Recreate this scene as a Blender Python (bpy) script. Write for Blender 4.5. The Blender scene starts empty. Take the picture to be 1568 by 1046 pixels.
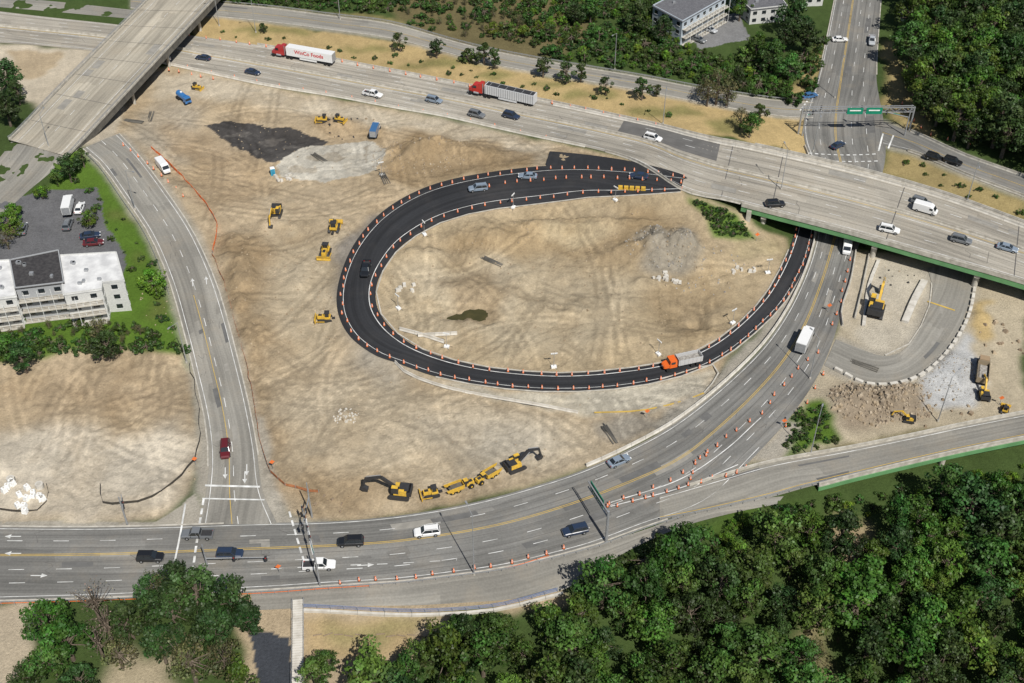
import bpy, math, random
import numpy as np
from mathutils import Matrix, Vector
random.seed(7); rng=np.random.default_rng(7)
scene=bpy.context.scene
scene.view_settings.view_transform='Standard'
scene.view_settings.look='None'
scene.view_settings.exposure=0
# ---------------------------------------------------------------- camera (survey frame: 1568x1046 photo units)
W0,H0=1568,1046; LENS=42.0; F=LENS/36*W0; TH=math.radians(41); CH=181.0
cs,sn=math.cos(TH),math.sin(TH)
cam=bpy.data.cameras.new('camera'); camo=bpy.data.objects.new('camera',cam)
scene.collection.objects.link(camo); scene.camera=camo
cam.lens=LENS; cam.sensor_width=36; cam.clip_start=1; cam.clip_end=20000
camo.location=(0,0,CH); camo.rotation_euler=(math.radians(90)-TH,0,0)
def ray(px,py,z):
    u=np.asarray(px,float)-784; v=np.asarray(py,float)-523
    t=(CH-z)/(F*sn+v*cs)
    return u*t,(F*cs-v*sn)*t
# ---------------------------------------------------------------- terrain heights
CP=[(0,860,0),(200,860,0),(400,840,0),(600,840,0),(800,810,0),(950,750,0),(1100,680,0),(1200,560,0),(1240,480,0),(1270,400,-.3),(1290,345,-.5),
(1300,240,-.4),(1300,200,0),(1310,100,1),(1300,10,2),(300,560,0),(350,640,0),(360,740,0),(245,380,1.7),(200,300,3.6),(150,250,5.5),(90,225,7),(50,225,7),(30,235,6.6),
(150,150,0),(220,110,0),(60,130,0),(20,90,0),(10,180,4),(160,100,0),(0,40,0),(300,80,0),(300,150,0),(400,300,0),(300,260,1),(450,500,0),(500,700,0),(420,600,0),
(700,680,0),(900,650,0),(240,200,1),(500,230,0),(600,200,.3),(700,230,1),(800,235,2.6),(500,120,0),(700,160,1),(850,190,2.8),(950,220,4.6),(1050,250,6),(1110,265,6),(1110,235,6),(1120,290,5.8),
(1000,280,5.8),(900,275,5.2),(780,285,4.2),(650,310,3.2),(570,380,2.4),(545,450,1.9),(590,520,1.2),(700,565,.6),(850,585,.2),(1000,575,0),(1120,520,0),(1200,440,0),
(480,420,.5),(500,530,.3),(1100,600,0),(700,420,.6),(850,400,.3),(1000,420,.5),(850,500,0),(1100,440,.3),(650,470,.8),(850,335,2.2),(1000,320,3.6),(1085,335,3.5),(1130,375,1),
(620,70,1),(800,115,2),(950,150,3),(1100,190,3.4),(1180,170,.8),(1200,215,1.6),(450,30,1),(600,20,3),(900,40,4),(1060,60,3),(1150,100,2),(1220,60,2),
(1450,150,2),(1550,150,3),(1420,230,2),(1500,265,3),(1568,290,3),(1400,265,0),(1350,470,0),(1450,450,0),(1540,470,0),(1350,560,0),(1300,620,-.5),(1450,600,-1),(1540,560,-1),(1540,620,-.5),
(1230,715,.4),(1250,690,0),(1300,800,-3),(1500,800,-5),(1200,900,-5),(1500,1000,-9),(1000,1000,-5),(800,1000,-3),(650,1000,-2),(950,880,-1.5),(1150,780,-.5),
(500,915,0),(700,905,0),(850,880,0),(550,1000,-2),(300,960,-1),(100,980,0),(450,1040,-3),(100,700,0),(200,600,.5),(50,600,.5),(250,500,1.3),(100,520,1.5),(100,450,1.5),(80,340,3),(150,265,5),(10,290,4.6),(200,440,1.6),
(350,900,0),(0,920,0)]
cp=[]
for px,py,z in CP:
    x,y=ray(px,py,z); cp.append((x,y,z))
for px,py,zp,zv in [(1200,285,6,0),(1300,310,6,-.3),(1205,245,6,0),(1450,350,6,0),(1560,390,6,0),(1205,318,6,0),(1300,345,6,-.3),(1450,320,6,0),(1560,350,6,0),(1340,690,1.5,-1),(1430,680,2.3,-2),(1550,655,3,-2.5),(1450,400,6,0)]:
    x,y=ray(px,py,zp); cp.append((x,y,zv))
for x,y in [(-600,300),(600,300),(0,1000),(0,-400),(-600,1000),(600,1000),(-500,-200),(500,-200)]: cp.append((x,y,0))
cp=np.array(cp,float)
def phi(r2): return np.sqrt(r2+36.0)
A=phi((cp[:,None,0]-cp[None,:,0])**2+(cp[:,None,1]-cp[None,:,1])**2)
n=len(cp); B=np.ones((n+1,n+1)); B[n,n]=0; B[:n,:n]=A-np.eye(n)*0.8
sol=np.linalg.solve(B,np.append(cp[:,2],0))
def Hb(x,y):
    x=np.asarray(x,float); y=np.asarray(y,float); sh=np.broadcast(x,y).shape
    x=np.clip(np.broadcast_to(x,sh),-700,700).ravel(); y=np.clip(np.broadcast_to(y,sh),-300,1100).ravel()
    out=np.full(x.shape,sol[n])
    for i in range(n): out+=sol[i]*phi((x-cp[i,0])**2+(y-cp[i,1])**2)
    return out.reshape(sh)
def G(px,py,dz=0.0):
    px=np.asarray(px,float); py=np.asarray(py,float); z=np.zeros(np.broadcast(px,py).shape)
    for _ in range(14):
        x,y=ray(px,py,z+dz); z=.4*z+.6*Hb(x,y)
    x,y=ray(px,py,z+dz)
    return x,y,z
# ---------------------------------------------------------------- noise
def _h(ix,iy,s):
    a=(ix.astype(np.int64)*374761393+iy.astype(np.int64)*668265263+s*1442695041)&0x7fffffff
    a=((a^(a>>13))*1274126177)&0x7fffffff
    return ((a^(a>>16))&0xffff)/65535.0
def vn(x,y,s=0):
    ix=np.floor(x);iy=np.floor(y);fx=x-ix;fy=y-iy;fx=fx*fx*(3-2*fx);fy=fy*fy*(3-2*fy)
    a=_h(ix,iy,s);b=_h(ix+1,iy,s);c=_h(ix,iy+1,s);d=_h(ix+1,iy+1,s)
    return (a*(1-fx)+b*fx)*(1-fy)+(c*(1-fx)+d*fx)*fy
def fbm(x,y,s=0,o=4):
    r=0;a=.5
    for i in range(o): r=r+a*vn(x,y,s+i*17);x=x*2.03+5.1;y=y*2.03+1.7;a*=.5
    return r/(1-.5**o)
# ---------------------------------------------------------------- materials
def newmat(name):
    m=bpy.data.materials.new(name); m.use_nodes=True; nt=m.node_tree
    return m,nt,nt.nodes['Principled BSDF']
def N(nt,t,**k):
    nd=nt.nodes.new(t)
    for a,b in k.items(): setattr(nd,a,b)
    return nd
def noise_mat(name,c1,c2,scale=3.0,rough=.85,bump=0.0,metal=0,coat=0,spec=.3):
    m,nt,b=newmat(name); tc=N(nt,'ShaderNodeTexCoord'); no=N(nt,'ShaderNodeTexNoise'); no.inputs['Scale'].default_value=scale; no.inputs['Detail'].default_value=5
    nt.links.new(tc.outputs['Object'],no.inputs['Vector'])
    r=N(nt,'ShaderNodeValToRGB'); r.color_ramp.elements[0].position=.35; r.color_ramp.elements[1].position=.65
    r.color_ramp.elements[0].color=(*c1,1); r.color_ramp.elements[1].color=(*c2,1)
    nt.links.new(no.outputs['Fac'],r.inputs['Fac']); nt.links.new(r.outputs['Color'],b.inputs['Base Color'])
    b.inputs['Roughness'].default_value=rough; b.inputs['Metallic'].default_value=metal; b.inputs['Coat Weight'].default_value=coat
    b.inputs['Specular IOR Level'].default_value=spec
    if bump>0:
        bp=N(nt,'ShaderNodeBump'); bp.inputs['Strength'].default_value=bump; bp.inputs['Distance'].default_value=.1
        nt.links.new(no.outputs['Fac'],bp.inputs['Height']); nt.links.new(bp.outputs['Normal'],b.inputs['Normal'])
    return m
def plain(name,c,var=.12,**k):
    return noise_mat(name,tuple(v*(1-var) for v in c),tuple(min(1,v*(1+var)) for v in c),**k)
def road_mat(name,c,dirt=(.29,.235,.165),wear=.25,dustamt=.35,slab=.12):
    m,nt,b=newmat(name); L=nt.links
    uv=N(nt,'ShaderNodeUVMap'); mp=N(nt,'ShaderNodeMapping'); mp.inputs['Scale'].default_value=(1.1,.02,1)
    L.new(uv.outputs['UV'],mp.inputs['Vector'])
    n1=N(nt,'ShaderNodeTexNoise'); n1.inputs['Scale'].default_value=1; n1.inputs['Detail'].default_value=6; L.new(mp.outputs['Vector'],n1.inputs['Vector'])
    geo=N(nt,'ShaderNodeNewGeometry'); n2=N(nt,'ShaderNodeTexNoise'); n2.inputs['Scale'].default_value=.06; n2.inputs['Detail'].default_value=8; L.new(geo.outputs['Position'],n2.inputs['Vector'])
    n3=N(nt,'ShaderNodeTexNoise'); n3.inputs['Scale'].default_value=2.5; n3.inputs['Detail'].default_value=6; L.new(geo.outputs['Position'],n3.inputs['Vector'])
    mp2=N(nt,'ShaderNodeMapping'); mp2.inputs['Scale'].default_value=(.28,.045,1); L.new(uv.outputs['UV'],mp2.inputs['Vector'])
    br=N(nt,'ShaderNodeTexVoronoi'); br.distance='CHEBYCHEV'; br.inputs['Scale'].default_value=1; br.inputs['Randomness'].default_value=.6; L.new(mp2.outputs['Vector'],br.inputs['Vector'])
    def mr(src,a,b2,c0,c1):
        q=N(nt,'ShaderNodeMapRange'); q.inputs[1].default_value=a;q.inputs[2].default_value=b2;q.inputs[3].default_value=c0;q.inputs[4].default_value=c1; L.new(src,q.inputs[0]); return q.outputs[0]
    def mul(a,b2):
        q=N(nt,'ShaderNodeMath',operation='MULTIPLY'); L.new(a,q.inputs[0]);L.new(b2,q.inputs[1]); return q.outputs[0]
    sp=N(nt,'ShaderNodeSeparateColor'); L.new(br.outputs['Color'],sp.inputs[0])
    v=mul(mul(mr(n1.outputs['Fac'],.3,.7,1-wear,1+wear),mr(n2.outputs['Fac'],.3,.7,.84,1.16)),mul(mr(n3.outputs['Fac'],.3,.7,.9,1.1),mr(sp.outputs[0],0,1,1-slab,1+slab)))
    mx=N(nt,'ShaderNodeVectorMath',operation='SCALE'); mx.inputs[0].default_value=c; L.new(v,mx.inputs['Scale'])
    mm=N(nt,'ShaderNodeMix',data_type='RGBA'); L.new(mx.outputs[0],mm.inputs[6]); mm.inputs[7].default_value=(*dirt,1)
    n4=N(nt,'ShaderNodeTexNoise'); n4.inputs['Scale'].default_value=.12; n4.inputs['Detail'].default_value=9; n4.inputs['Roughness'].default_value=.65; L.new(geo.outputs['Position'],n4.inputs['Vector'])
    L.new(mr(n4.outputs['Fac'],.5,.75,0,dustamt),mm.inputs[0]); L.new(mm.outputs[2],b.inputs['Base Color'])
    b.inputs['Roughness'].default_value=.88; b.inputs['Specular IOR Level'].default_value=.25
    return m
M={}
M['hwy']=road_mat('highway_concrete_asphalt',(.335,.308,.26),wear=.22)
M['deck']=road_mat('bridge_deck_concrete',(.37,.335,.27),wear=.26,slab=.14)
M['road']=road_mat('worn_asphalt',(.178,.174,.162),wear=.26,dustamt=.32)
M['road2']=road_mat('worn_asphalt_light',(.245,.233,.205),wear=.22,dustamt=.35)
M['black']=road_mat('new_asphalt',(.028,.029,.032),dirt=(.12,.10,.08),wear=.3,dustamt=.16,slab=.05)
M['patchd']=plain('asphalt_patch_dark',(.135,.133,.128),scale=.6);M['patchl']=plain('asphalt_patch_light',(.28,.265,.235),scale=.6);M['seam']=plain('crack_sealant',(.11,.105,.10));M['fresh']=plain('dark_overlay_asphalt',(.14,.135,.128),scale=.3)
M['conc']=noise_mat('concrete',(.36,.335,.285),(.52,.49,.43),scale=.8,bump=.1)
M['dconc']=noise_mat('dark_and_shade_concrete',(.09,.085,.075),(.15,.14,.12),scale=.6)  # paints shade into the overpass girders; plain dark tone on pipes and truck beds
M['pale']=noise_mat('pale_concrete',(.47,.44,.385),(.62,.59,.53),scale=.6)
M['white']=noise_mat('road_paint_white',(.45,.45,.43),(.8,.8,.78),scale=.5)
M['yellow']=noise_mat('road_paint_yellow',(.45,.31,.08),(.60,.41,.09),scale=.5)
M['orange']=plain('safety_orange',(.78,.19,.05),scale=3)
M['rust']=plain('faded_orange_mesh',(.36,.15,.07),scale=1,var=.4)
M['refl']=plain('reflective_white',(.8,.8,.78))
M['rub']=plain('tyre_rubber',(.02,.02,.02))
M['glass']=plain('window_glass',(.02,.025,.03),rough=.08,spec=.8)
M['dark']=plain('dark_metal',(.04,.04,.042),rough=.5)
M['steel']=plain('galvanised_steel',(.38,.39,.40),rough=.45,metal=.4)
M['green']=plain('green_girder_paint',(.13,.30,.13),scale=.4,rough=.6)
M['sgreen']=plain('sign_green',(.01,.22,.13),rough=.4)
M['cat']=noise_mat('machine_yellow',(.50,.32,.06),(.72,.45,.05),rough=.5,scale=2)
M['wood']=plain('weathered_wood',(.25,.19,.13))
M['bark']=noise_mat('bark',(.08,.06,.045),(.18,.145,.11),scale=4,bump=.4)
M['tarp']=noise_mat('dark_tarp',(.02,.022,.025),(.06,.06,.065),scale=1.2,bump=.4,rough=.6)
M['water']=noise_mat('muddy_water',(.05,.047,.018),(.075,.065,.025),scale=.5,rough=.1,spec=.5)
M['rock']=noise_mat('crushed_rock',(.22,.2,.18),(.42,.4,.36),scale=2,bump=.3)
M['soil']=noise_mat('soil_clods',(.26,.20,.13),(.42,.34,.24),scale=1)
def paintm(c):
    k='paint_%d_%d_%d'%tuple(int(v*255) for v in c)
    if k not in M: M[k]=plain('car_paint_'+k,c,var=.03,rough=.28,coat=.6,spec=.5)
    return M[k]
# ---------------------------------------------------------------- mesh builder
class MB:
    def __init__(s): s.v=[];s.f=[];s.m=[];s.mats=[]
    def mi(s,m):
        m=M[m] if isinstance(m,str) else m
        if m not in s.mats: s.mats.append(m)
        return s.mats.index(m)
    def add(s,v,f,mat):
        o=len(s.v); i=s.mi(mat); s.v+= [tuple(q) for q in v]
        for a in f: s.f.append([q+o for q in a]); s.m.append(i)
    def box(s,c,d,mat,rz=0,ry=0,top=(1,1)):
        P=[]
        for z in(-.5,.5):
            for x,y in((-.5,-.5),(.5,-.5),(.5,.5),(-.5,.5)):
                k=top if z>0 else (1,1); P.append(Vector((x*d[0]*k[0],y*d[1]*k[1],z*d[2])))
        R=Matrix.Rotation(rz,3,'Z')@Matrix.Rotation(ry,3,'Y'); c=Vector(c)
        s.add([R@p+c for p in P],[(0,3,2,1),(4,5,6,7),(0,1,5,4),(1,2,6,5),(2,3,7,6),(3,0,4,7)],mat)
    def cyl(s,p0,p1,r0,r1,mat,n=10):
        p0=Vector(p0);p1=Vector(p1);d=(p1-p0).normalized();a=d.orthogonal().normalized();b=d.cross(a);V=[]
        for p,r in((p0,r0),(p1,r1)):
            for i in range(n):
                t=2*math.pi*i/n;V.append(p+a*math.cos(t)*r+b*math.sin(t)*r)
        s.add(V,[(i,(i+1)%n,n+(i+1)%n,n+i) for i in range(n)]+[tuple(range(n))[::-1],tuple(range(n,2*n))],mat)
    def prism(s,prof,y0,y1,mat,ins=None):
        n=len(prof);V=[(x,y0,z) for x,z in prof]+[(x,y1,z) for x,z in prof]
        s.add(V,[tuple(range(n)),tuple(range(n,2*n))[::-1]]+[(i,n+i,n+(i+1)%n,(i+1)%n) for i in range(n)],mat)
    def loft(s,secs,mat):
        n=len(secs[0]);V=[p for q in secs for p in q];Fc=[]
        for k in range(len(secs)-1):
            for i in range(n): Fc.append((k*n+i,k*n+(i+1)%n,(k+1)*n+(i+1)%n,(k+1)*n+i))
        Fc+= [tuple(range(n))[::-1],tuple(range((len(secs)-1)*n,len(secs)*n))]
        s.add(V,Fc,mat)
    def seg(s,a,b,w,h,mat):   # beam from a to b
        a=Vector(a);b=Vector(b);d=(b-a);l=d.length;d.normalize();up=Vector((0,0,1))
        if abs(d.z)>.95: up=Vector((1,0,0))
        sd=d.cross(up).normalized();u=sd.cross(d);V=[]
        for p in(a,b):
            for i,j in((-1,-1),(1,-1),(1,1),(-1,1)): V.append(p+sd*i*w/2+u*j*h/2)
        s.add(V,[(0,3,2,1),(4,5,6,7),(0,1,5,4),(1,2,6,5),(2,3,7,6),(3,0,4,7)],mat)
    def mesh(s,name):
        me=bpy.data.meshes.new(name);me.from_pydata([tuple(v) for v in s.v],[],s.f)
        for m in s.mats: me.materials.append(m)
        me.polygons.foreach_set('material_index',s.m);me.update();return me
def put(name,me,loc=(0,0,0),rz=0,sc=1,parent=None):
    o=bpy.data.objects.new(name,me);scene.collection.objects.link(o);o.location=loc;o.rotation_euler=(0,0,rz)
    o.scale=(sc,sc,sc) if not isinstance(sc,tuple) else sc
    if parent: o.parent=parent
    return o
def empty(name,loc=(0,0,0)):
    o=bpy.data.objects.new(name,None);scene.collection.objects.link(o);o.location=loc;return o
def hd(px,py,dx,dy):
    x0,y0,_=G(px,py);x1,y1,_=G(px+dx*12,py+dy*12);return math.atan2(y1-y0,x1-x0)
# ---------------------------------------------------------------- ribbons
def cat(P,step):
    P=np.array(P,float);n=len(P)
    Q=np.vstack([2*P[0]-P[1],P,2*P[-1]-P[-2]]);out=[]
    for i in range(n-1):
        p0,p1,p2,p3=Q[i],Q[i+1],Q[i+2],Q[i+3]
        m=max(2,int(np.linalg.norm((p2-p1)[:2])/step))
        for k in range(m):
            t=k/m;out.append(.5*((2*p1)+(-p0+p2)*t+(2*p0-5*p1+4*p2-p3)*t*t+(-p0+3*p1-3*p2+p3)*t**3))
    out.append(P[-1]);return np.array(out)
class Rib: pass
def ribbon(name,L,R,mat,off=.06,zs=None,step=1.2,nc=8,thick=None,make=True):
    n=len(L);rows=[]
    for i in range(n):
        z=None if zs is None else zs[i]; row=[]
        for p in(L[i],R[i]):
            if z is None: x,y,zz=G(p[0],p[1]);row+=[float(x),float(y),float(zz)]
            else:
                x,y=ray(p[0],p[1],z);row+=[float(x),float(y),z]
        rows.append(row+[0. if z is None else 1.])
    C=cat(rows,step);r=Rib();w=np.clip(C[:,6],0,1)
    r.L=C[:,0:3].copy();r.R=C[:,3:6].copy();r.w=w;r.off=off
    r.s=np.concatenate([[0],np.cumsum(np.linalg.norm(np.diff((r.L+r.R)[:,:2]/2,axis=0),axis=1))])
    def at(t,dm=0.,dz=0.):
        d=r.R[:,:2]-r.L[:,:2];wd=np.linalg.norm(d,axis=1)[:,None]
        xy=r.L[:,:2]+d*t+d/wd*dm; zc=r.L[:,2]*(1-t)+r.R[:,2]*t
        z=(1-w)*Hb(xy[:,0],xy[:,1])+w*zc
        return np.column_stack([xy,z+off+dz])
    r.at=at
    if make:
        pts=[at(j/nc) for j in range(nc+1)];m=len(C)
        V=np.stack(pts,1).reshape(-1,3);Fc=[];UV=[]
        wd=np.linalg.norm(r.R[:,:2]-r.L[:,:2],axis=1)
        for i in range(m-1):
            for j in range(nc):
                a=i*(nc+1)+j;Fc.append((a,a+1,a+nc+2,a+nc+1))
                for ii,jj in((i,j),(i,j+1),(i+1,j+1),(i+1,j)): UV.append((wd[ii]*jj/nc,r.s[ii]))
        me=bpy.data.meshes.new(name);me.from_pydata(V.tolist(),[],Fc);me.materials.append(M[mat])
        ul=me.uv_layers.new(name='UVMap');ul.data.foreach_set('uv',np.array(UV).ravel());me.update()
        put(name,me)
    return r
def sweepflat(P,width,mat,dash=None,name='road_marking',dz=.03,s0=0):
    P=np.asarray(P);d=np.gradient(P[:,:2],axis=0);d/=np.linalg.norm(d,axis=1)[:,None]+1e-9
    nrm=np.column_stack([-d[:,1],d[:,0]]);S=np.concatenate([[0],np.cumsum(np.linalg.norm(np.diff(P[:,:2],axis=0),axis=1))])
    rngs=[(0,S[-1])] if dash is None else [(a,min(a+dash[0],S[-1])) for a in np.arange(s0,S[-1],dash[0]+dash[1])]
    V=[];Fc=[]
    def ip(q): return np.array([np.interp(q,S,P[:,0]),np.interp(q,S,P[:,1]),np.interp(q,S,P[:,2])]),np.array([np.interp(q,S,nrm[:,0]),np.interp(q,S,nrm[:,1])])
    for a,b in rngs:
        k=max(1,int((b-a)/1.5));o=len(V)
        for i in range(k+1):
            p,nn=ip(a+(b-a)*i/k)
            V.append((p[0]+nn[0]*width/2,p[1]+nn[1]*width/2,p[2]+dz));V.append((p[0]-nn[0]*width/2,p[1]-nn[1]*width/2,p[2]+dz))
        for i in range(k): Fc.append((o+2*i,o+2*i+1,o+2*i+3,o+2*i+2))
    me=bpy.data.meshes.new(name);me.from_pydata([tuple(map(float,v)) for v in V],[],Fc);me.materials.append(M[mat]);me.update();put(name,me)
def pxline(pts,step=1.2,off=.1,smooth=True,z=None):
    pts=np.array(pts,float)
    if z is None: x,y,zz=G(pts[:,0],pts[:,1]);P=np.column_stack([x,y])
    else: x,y=ray(pts[:,0],pts[:,1],z);P=np.column_stack([x,y])
    C=cat(P,step) if len(P)>1 else P
    zz=Hb(C[:,0],C[:,1]) if z is None else np.full(len(C),z)
    return np.column_stack([C,zz+off])
JP=[(-.3,0),(-.27,.12),(-.13,.35),(-.09,.84),(.09,.84),(.13,.35),(.27,.12),(.3,0)]
def barrier(P,mat='conc',name='concrete_barrier',seg=3.8,gap=.06,prof=JP,sc=1.0):
    P=np.asarray(P);S=np.concatenate([[0],np.cumsum(np.linalg.norm(np.diff(P[:,:2],axis=0),axis=1))]);mb=MB();a=0
    while a<S[-1]-.5:
        b=min(a+seg-gap,S[-1]);pa=[np.interp(a,S,P[:,k]) for k in range(3)];pb=[np.interp(b,S,P[:,k]) for k in range(3)]
        d=np.array(pb[:2])-np.array(pa[:2]);d/=np.linalg.norm(d)+1e-9;nn=(-d[1],d[0])
        mb.loft([[(p[0]+nn[0]*o*sc,p[1]+nn[1]*o*sc,p[2]-.05+h*sc) for o,h in prof] for p in(pa,pb)],mat);a+=seg
    return put(name,mb.mesh(name))
def rail(P,name='guardrail',h=.75,mat='steel',sp=2.5,rails=(.55,.7),panel=None):
    P=np.asarray(P);S=np.concatenate([[0],np.cumsum(np.linalg.norm(np.diff(P[:,:2],axis=0),axis=1))]);mb=MB()
    q=np.arange(0,S[-1],sp);pp=[tuple(np.interp(s,S,P[:,k]) for k in range(3)) for s in q]
    if panel: pp=[(p[0]+random.uniform(-.25,.25),p[1]+random.uniform(-.25,.25),p[2]) for p in pp]
    for i,p in enumerate(pp):
        mb.seg(p,(p[0],p[1],p[2]+h),.1,.1,'dark' if mat=='dark' else 'steel')
        if i:
            o=pp[i-1]
            for r in rails: mb.seg((o[0],o[1],o[2]+r),(p[0],p[1],p[2]+r),.06,.12,mat)
            if panel: mb.seg((o[0],o[1],o[2]+h*.5),(p[0],p[1],p[2]+h*.5),.03,h*.9,panel)
    return put(name,mb.mesh(name))
# ---------------------------------------------------------------- ROADS
hT=[(-60,10),(60,25),(180,38),(290,54),(400,70),(520,93),(620,112),(740,136),(860,160),(1000,190),(1060,205),(1130,219),(1200,234),(1330,265),(1450,300),(1568,343),(1680,384)]
hB=[(-60,62),(60,70),(170,82),(270,102),(400,130),(510,148),(600,165),(700,183),(850,216),(960,243),(1040,290),(1110,307),(1180,325),(1300,356),(1420,390),(1560,430),(1660,462)]
hz=[None]*11+[6.0]*6
HWY=ribbon('highway_road',hT,hB,'hwy',off=.08,zs=hz,nc=12)
mL=[(-60,806),(120,808),(240,806),(400,801),(500,799),(600,791),(700,775),(800,750),(900,717),(1000,669),(1060,630),(1120,580),(1170,530),(1205,480),(1230,430),(1246,385),(1252,345),(1246,262),(1232,215),(1232,180),(1252,120),(1266,60),(1282,-20)]
mR=[(-60,921),(120,916),(240,911),(400,903),(540,894),(660,884),(780,867),(890,840),(985,806),(1085,768),(1150,705),(1205,645),(1250,580),(1276,520),(1292,460),(1308,400),(1325,345),(1352,262),(1356,220),(1352,180),(1342,120),(1344,60),(1350,-20)]
MAIN=ribbon('main_road',mL,mR,'road',off=.06,nc=14)
rT=[(1010,760),(1100,733),(1180,710),(1300,688),(1400,668),(1480,651),(1620,624)]
rB=[(1010,797),(1120,776),(1230,748),(1300,730),(1400,706),(1480,688),(1620,660)]
RAMP=ribbon('ramp_road',rT,rB,'road2',off=.09,zs=[None,None,.5,1.2,2.0,2.6,3.4])
lL=[(128,228),(158,255),(190,300),(230,360),(260,430),(283,510),(298,570),(314,640),(320,700),(315,755),(305,803)]
lR=[(182,205),(212,238),(248,285),(292,350),(325,420),(345,480),(362,545),(378,610),(392,680),(402,750),(425,803)]
LEFT=ribbon('side_street_road',lL,lR,'road2',off=.075)
ox=[(1048,270),(960,258),(850,254),(780,260),(700,273),(640,292),(585,325),(545,370),(522,420),(516,470),(533,512),(570,542),(610,557),(660,575),(720,588),(800,598),(870,600),(950,595),(1030,580),(1095,555),(1150,515),(1200,465),(1232,410),(1246,362),(1248,340)]
ix=[(1042,294),(950,300),(885,304),(800,315),(730,325),(670,343),(620,373),(592,405),(577,437),(577,468),(592,495),(615,517),(645,535),(690,551),(745,563),(810,570),(870,572),(940,567),(1020,555),(1080,532),(1130,497),(1172,452),(1200,402),(1216,360),(1222,335)]
LOOP=ribbon('loop_ramp_road',ox,ix,'black',off=.11)
fT=[(200,-8),(300,3),(420,14),(520,27),(620,43),(740,76),(860,99),(980,119),(1080,138),(1180,154),(1245,158)]
fB=[(200,12),(300,22),(420,34),(520,47),(620,63),(740,95),(860,117),(980,138),(1080,158),(1180,176),(1245,180)]
FR=ribbon('frontage_road',fT,fB,'road2',off=.05)
uT=[(-60,-10),(80,2),(190,14),(260,22)];uB=[(-60,6),(80,18),(190,28),(260,34)]
ribbon('upper_road',uT,uB,'road2',off=.05)
eT=[(1350,185),(1400,205),(1450,228),(1510,252),(1620,292)];eB=[(1352,222),(1395,232),(1440,250),(1500,275),(1620,322)]
ER=ribbon('cross_street_road',eT,eB,'road',off=.075)
sO=[(1262,560),(1300,578),(1345,588),(1392,580),(1440,545),(1475,492),(1490,440),(1494,400)]
sI=[(1280,520),(1318,535),(1350,545),(1378,540),(1402,515),(1420,480),(1428,445),(1420,410)]
SR=ribbon('access_road',sO,sI,'road2',off=.075)
ribbon('residential_road',[(20,214),(5,235),(-20,262),(-60,300)],[(125,226),(80,262),(35,300),(-20,350)],'road2',off=.05)
def flatpoly(name,pts,mat,off,px=True):
    pts=np.array(pts,float);x,y,z=G(pts[:,0],pts[:,1]);P=cat(np.column_stack([np.append(x,x[0]),np.append(y,y[0])]),2.0)[:-1]
    c=P.mean(0);V=[];K=8
    for k in range(1,K+1):
        q=c+(P-c)*k/K;V.append(np.column_stack([q,Hb(q[:,0],q[:,1])+off]))
    n=len(P);VV=np.vstack([np.array([[c[0],c[1],float(Hb(c[0],c[1]))+off]])]+V);Fc=[(0,1+i,1+(i+1)%n) for i in range(n)]
    for k in range(K-1):
        a=1+k*n;Fc+=[(a+i,a+n+i,a+n+(i+1)%n,a+(i+1)%n) for i in range(n)]
    me=bpy.data.meshes.new(name);me.from_pydata(VV.tolist(),[],Fc);me.materials.append(M[mat]);me.uv_layers.new(name='UVMap');me.update();return put(name,me)
flatpoly('asphalt_pavement',[(842,232),(905,238),(980,250),(1046,268),(1040,276),(950,268),(880,262),(838,257)],'black',.097)
def patch(r,t0,t1,s0,s1,mat,dz=.012,name='road_patch'):
    a=int(np.searchsorted(r.s,s0));b=int(np.searchsorted(r.s,s1))
    if b-a<2: return
    K=max(2,int((t1-t0)*14));rows=[r.at(t0+(t1-t0)*j/K,0,dz)[a:b] for j in range(K+1)];m=b-a
    V=np.vstack(rows).tolist();Fc=[(j*m+i,j*m+i+1,(j+1)*m+i+1,(j+1)*m+i) for j in range(K) for i in range(m-1)]
    me=bpy.data.meshes.new(name);me.from_pydata(V,[],Fc);me.materials.append(M[mat]);me.update();put(name,me)
k0=float(np.interp(float(ray(960,200,4)[0]),HWY.L[:,0],HWY.s));k1=float(np.interp(float(ray(1108,215,6)[0]),HWY.L[:,0],HWY.s))
patch(HWY,.05,.40,k0,k1,'fresh',.010)
jj=0
for r,cnt in((MAIN,26),(HWY,16),(LEFT,9),(RAMP,4),(FR,6),(SR,3)):
    for _ in range(cnt):
        jj+=1;t=random.uniform(.02,.85);s=random.uniform(0,r.s[-1]-15);patch(r,t,t+random.uniform(.05,.13),s,s+random.uniform(2.5,12),random.choice(['patchd','patchd','patchl']) if r is not HWY else 'patchl',.012+.0006*(jj%12))
for t in(.1,.22,.34,.62,.74,.86): sweepflat(HWY.at(t),.08,'seam',name='road_seam',dz=.024)
for t in(.12,.3,.5,.69,.88): sweepflat(MAIN.at(t),.08,'seam',name='road_seam',dz=.024)
for r,k in((MAIN,30),(LEFT,12),(HWY,26)):
    for _ in range(k):
        i=random.randrange(5,len(r.L)-5);t=random.uniform(0,.8);w_=random.uniform(.08,.2);q=[r.at(t+w_*j/4)[min(len(r.L)-1,max(0,i+random.choice([0,0,1,-1])))] for j in range(5)];sweepflat(np.array(q),.09,'seam',name='road_seam',dz=.025)
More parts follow.
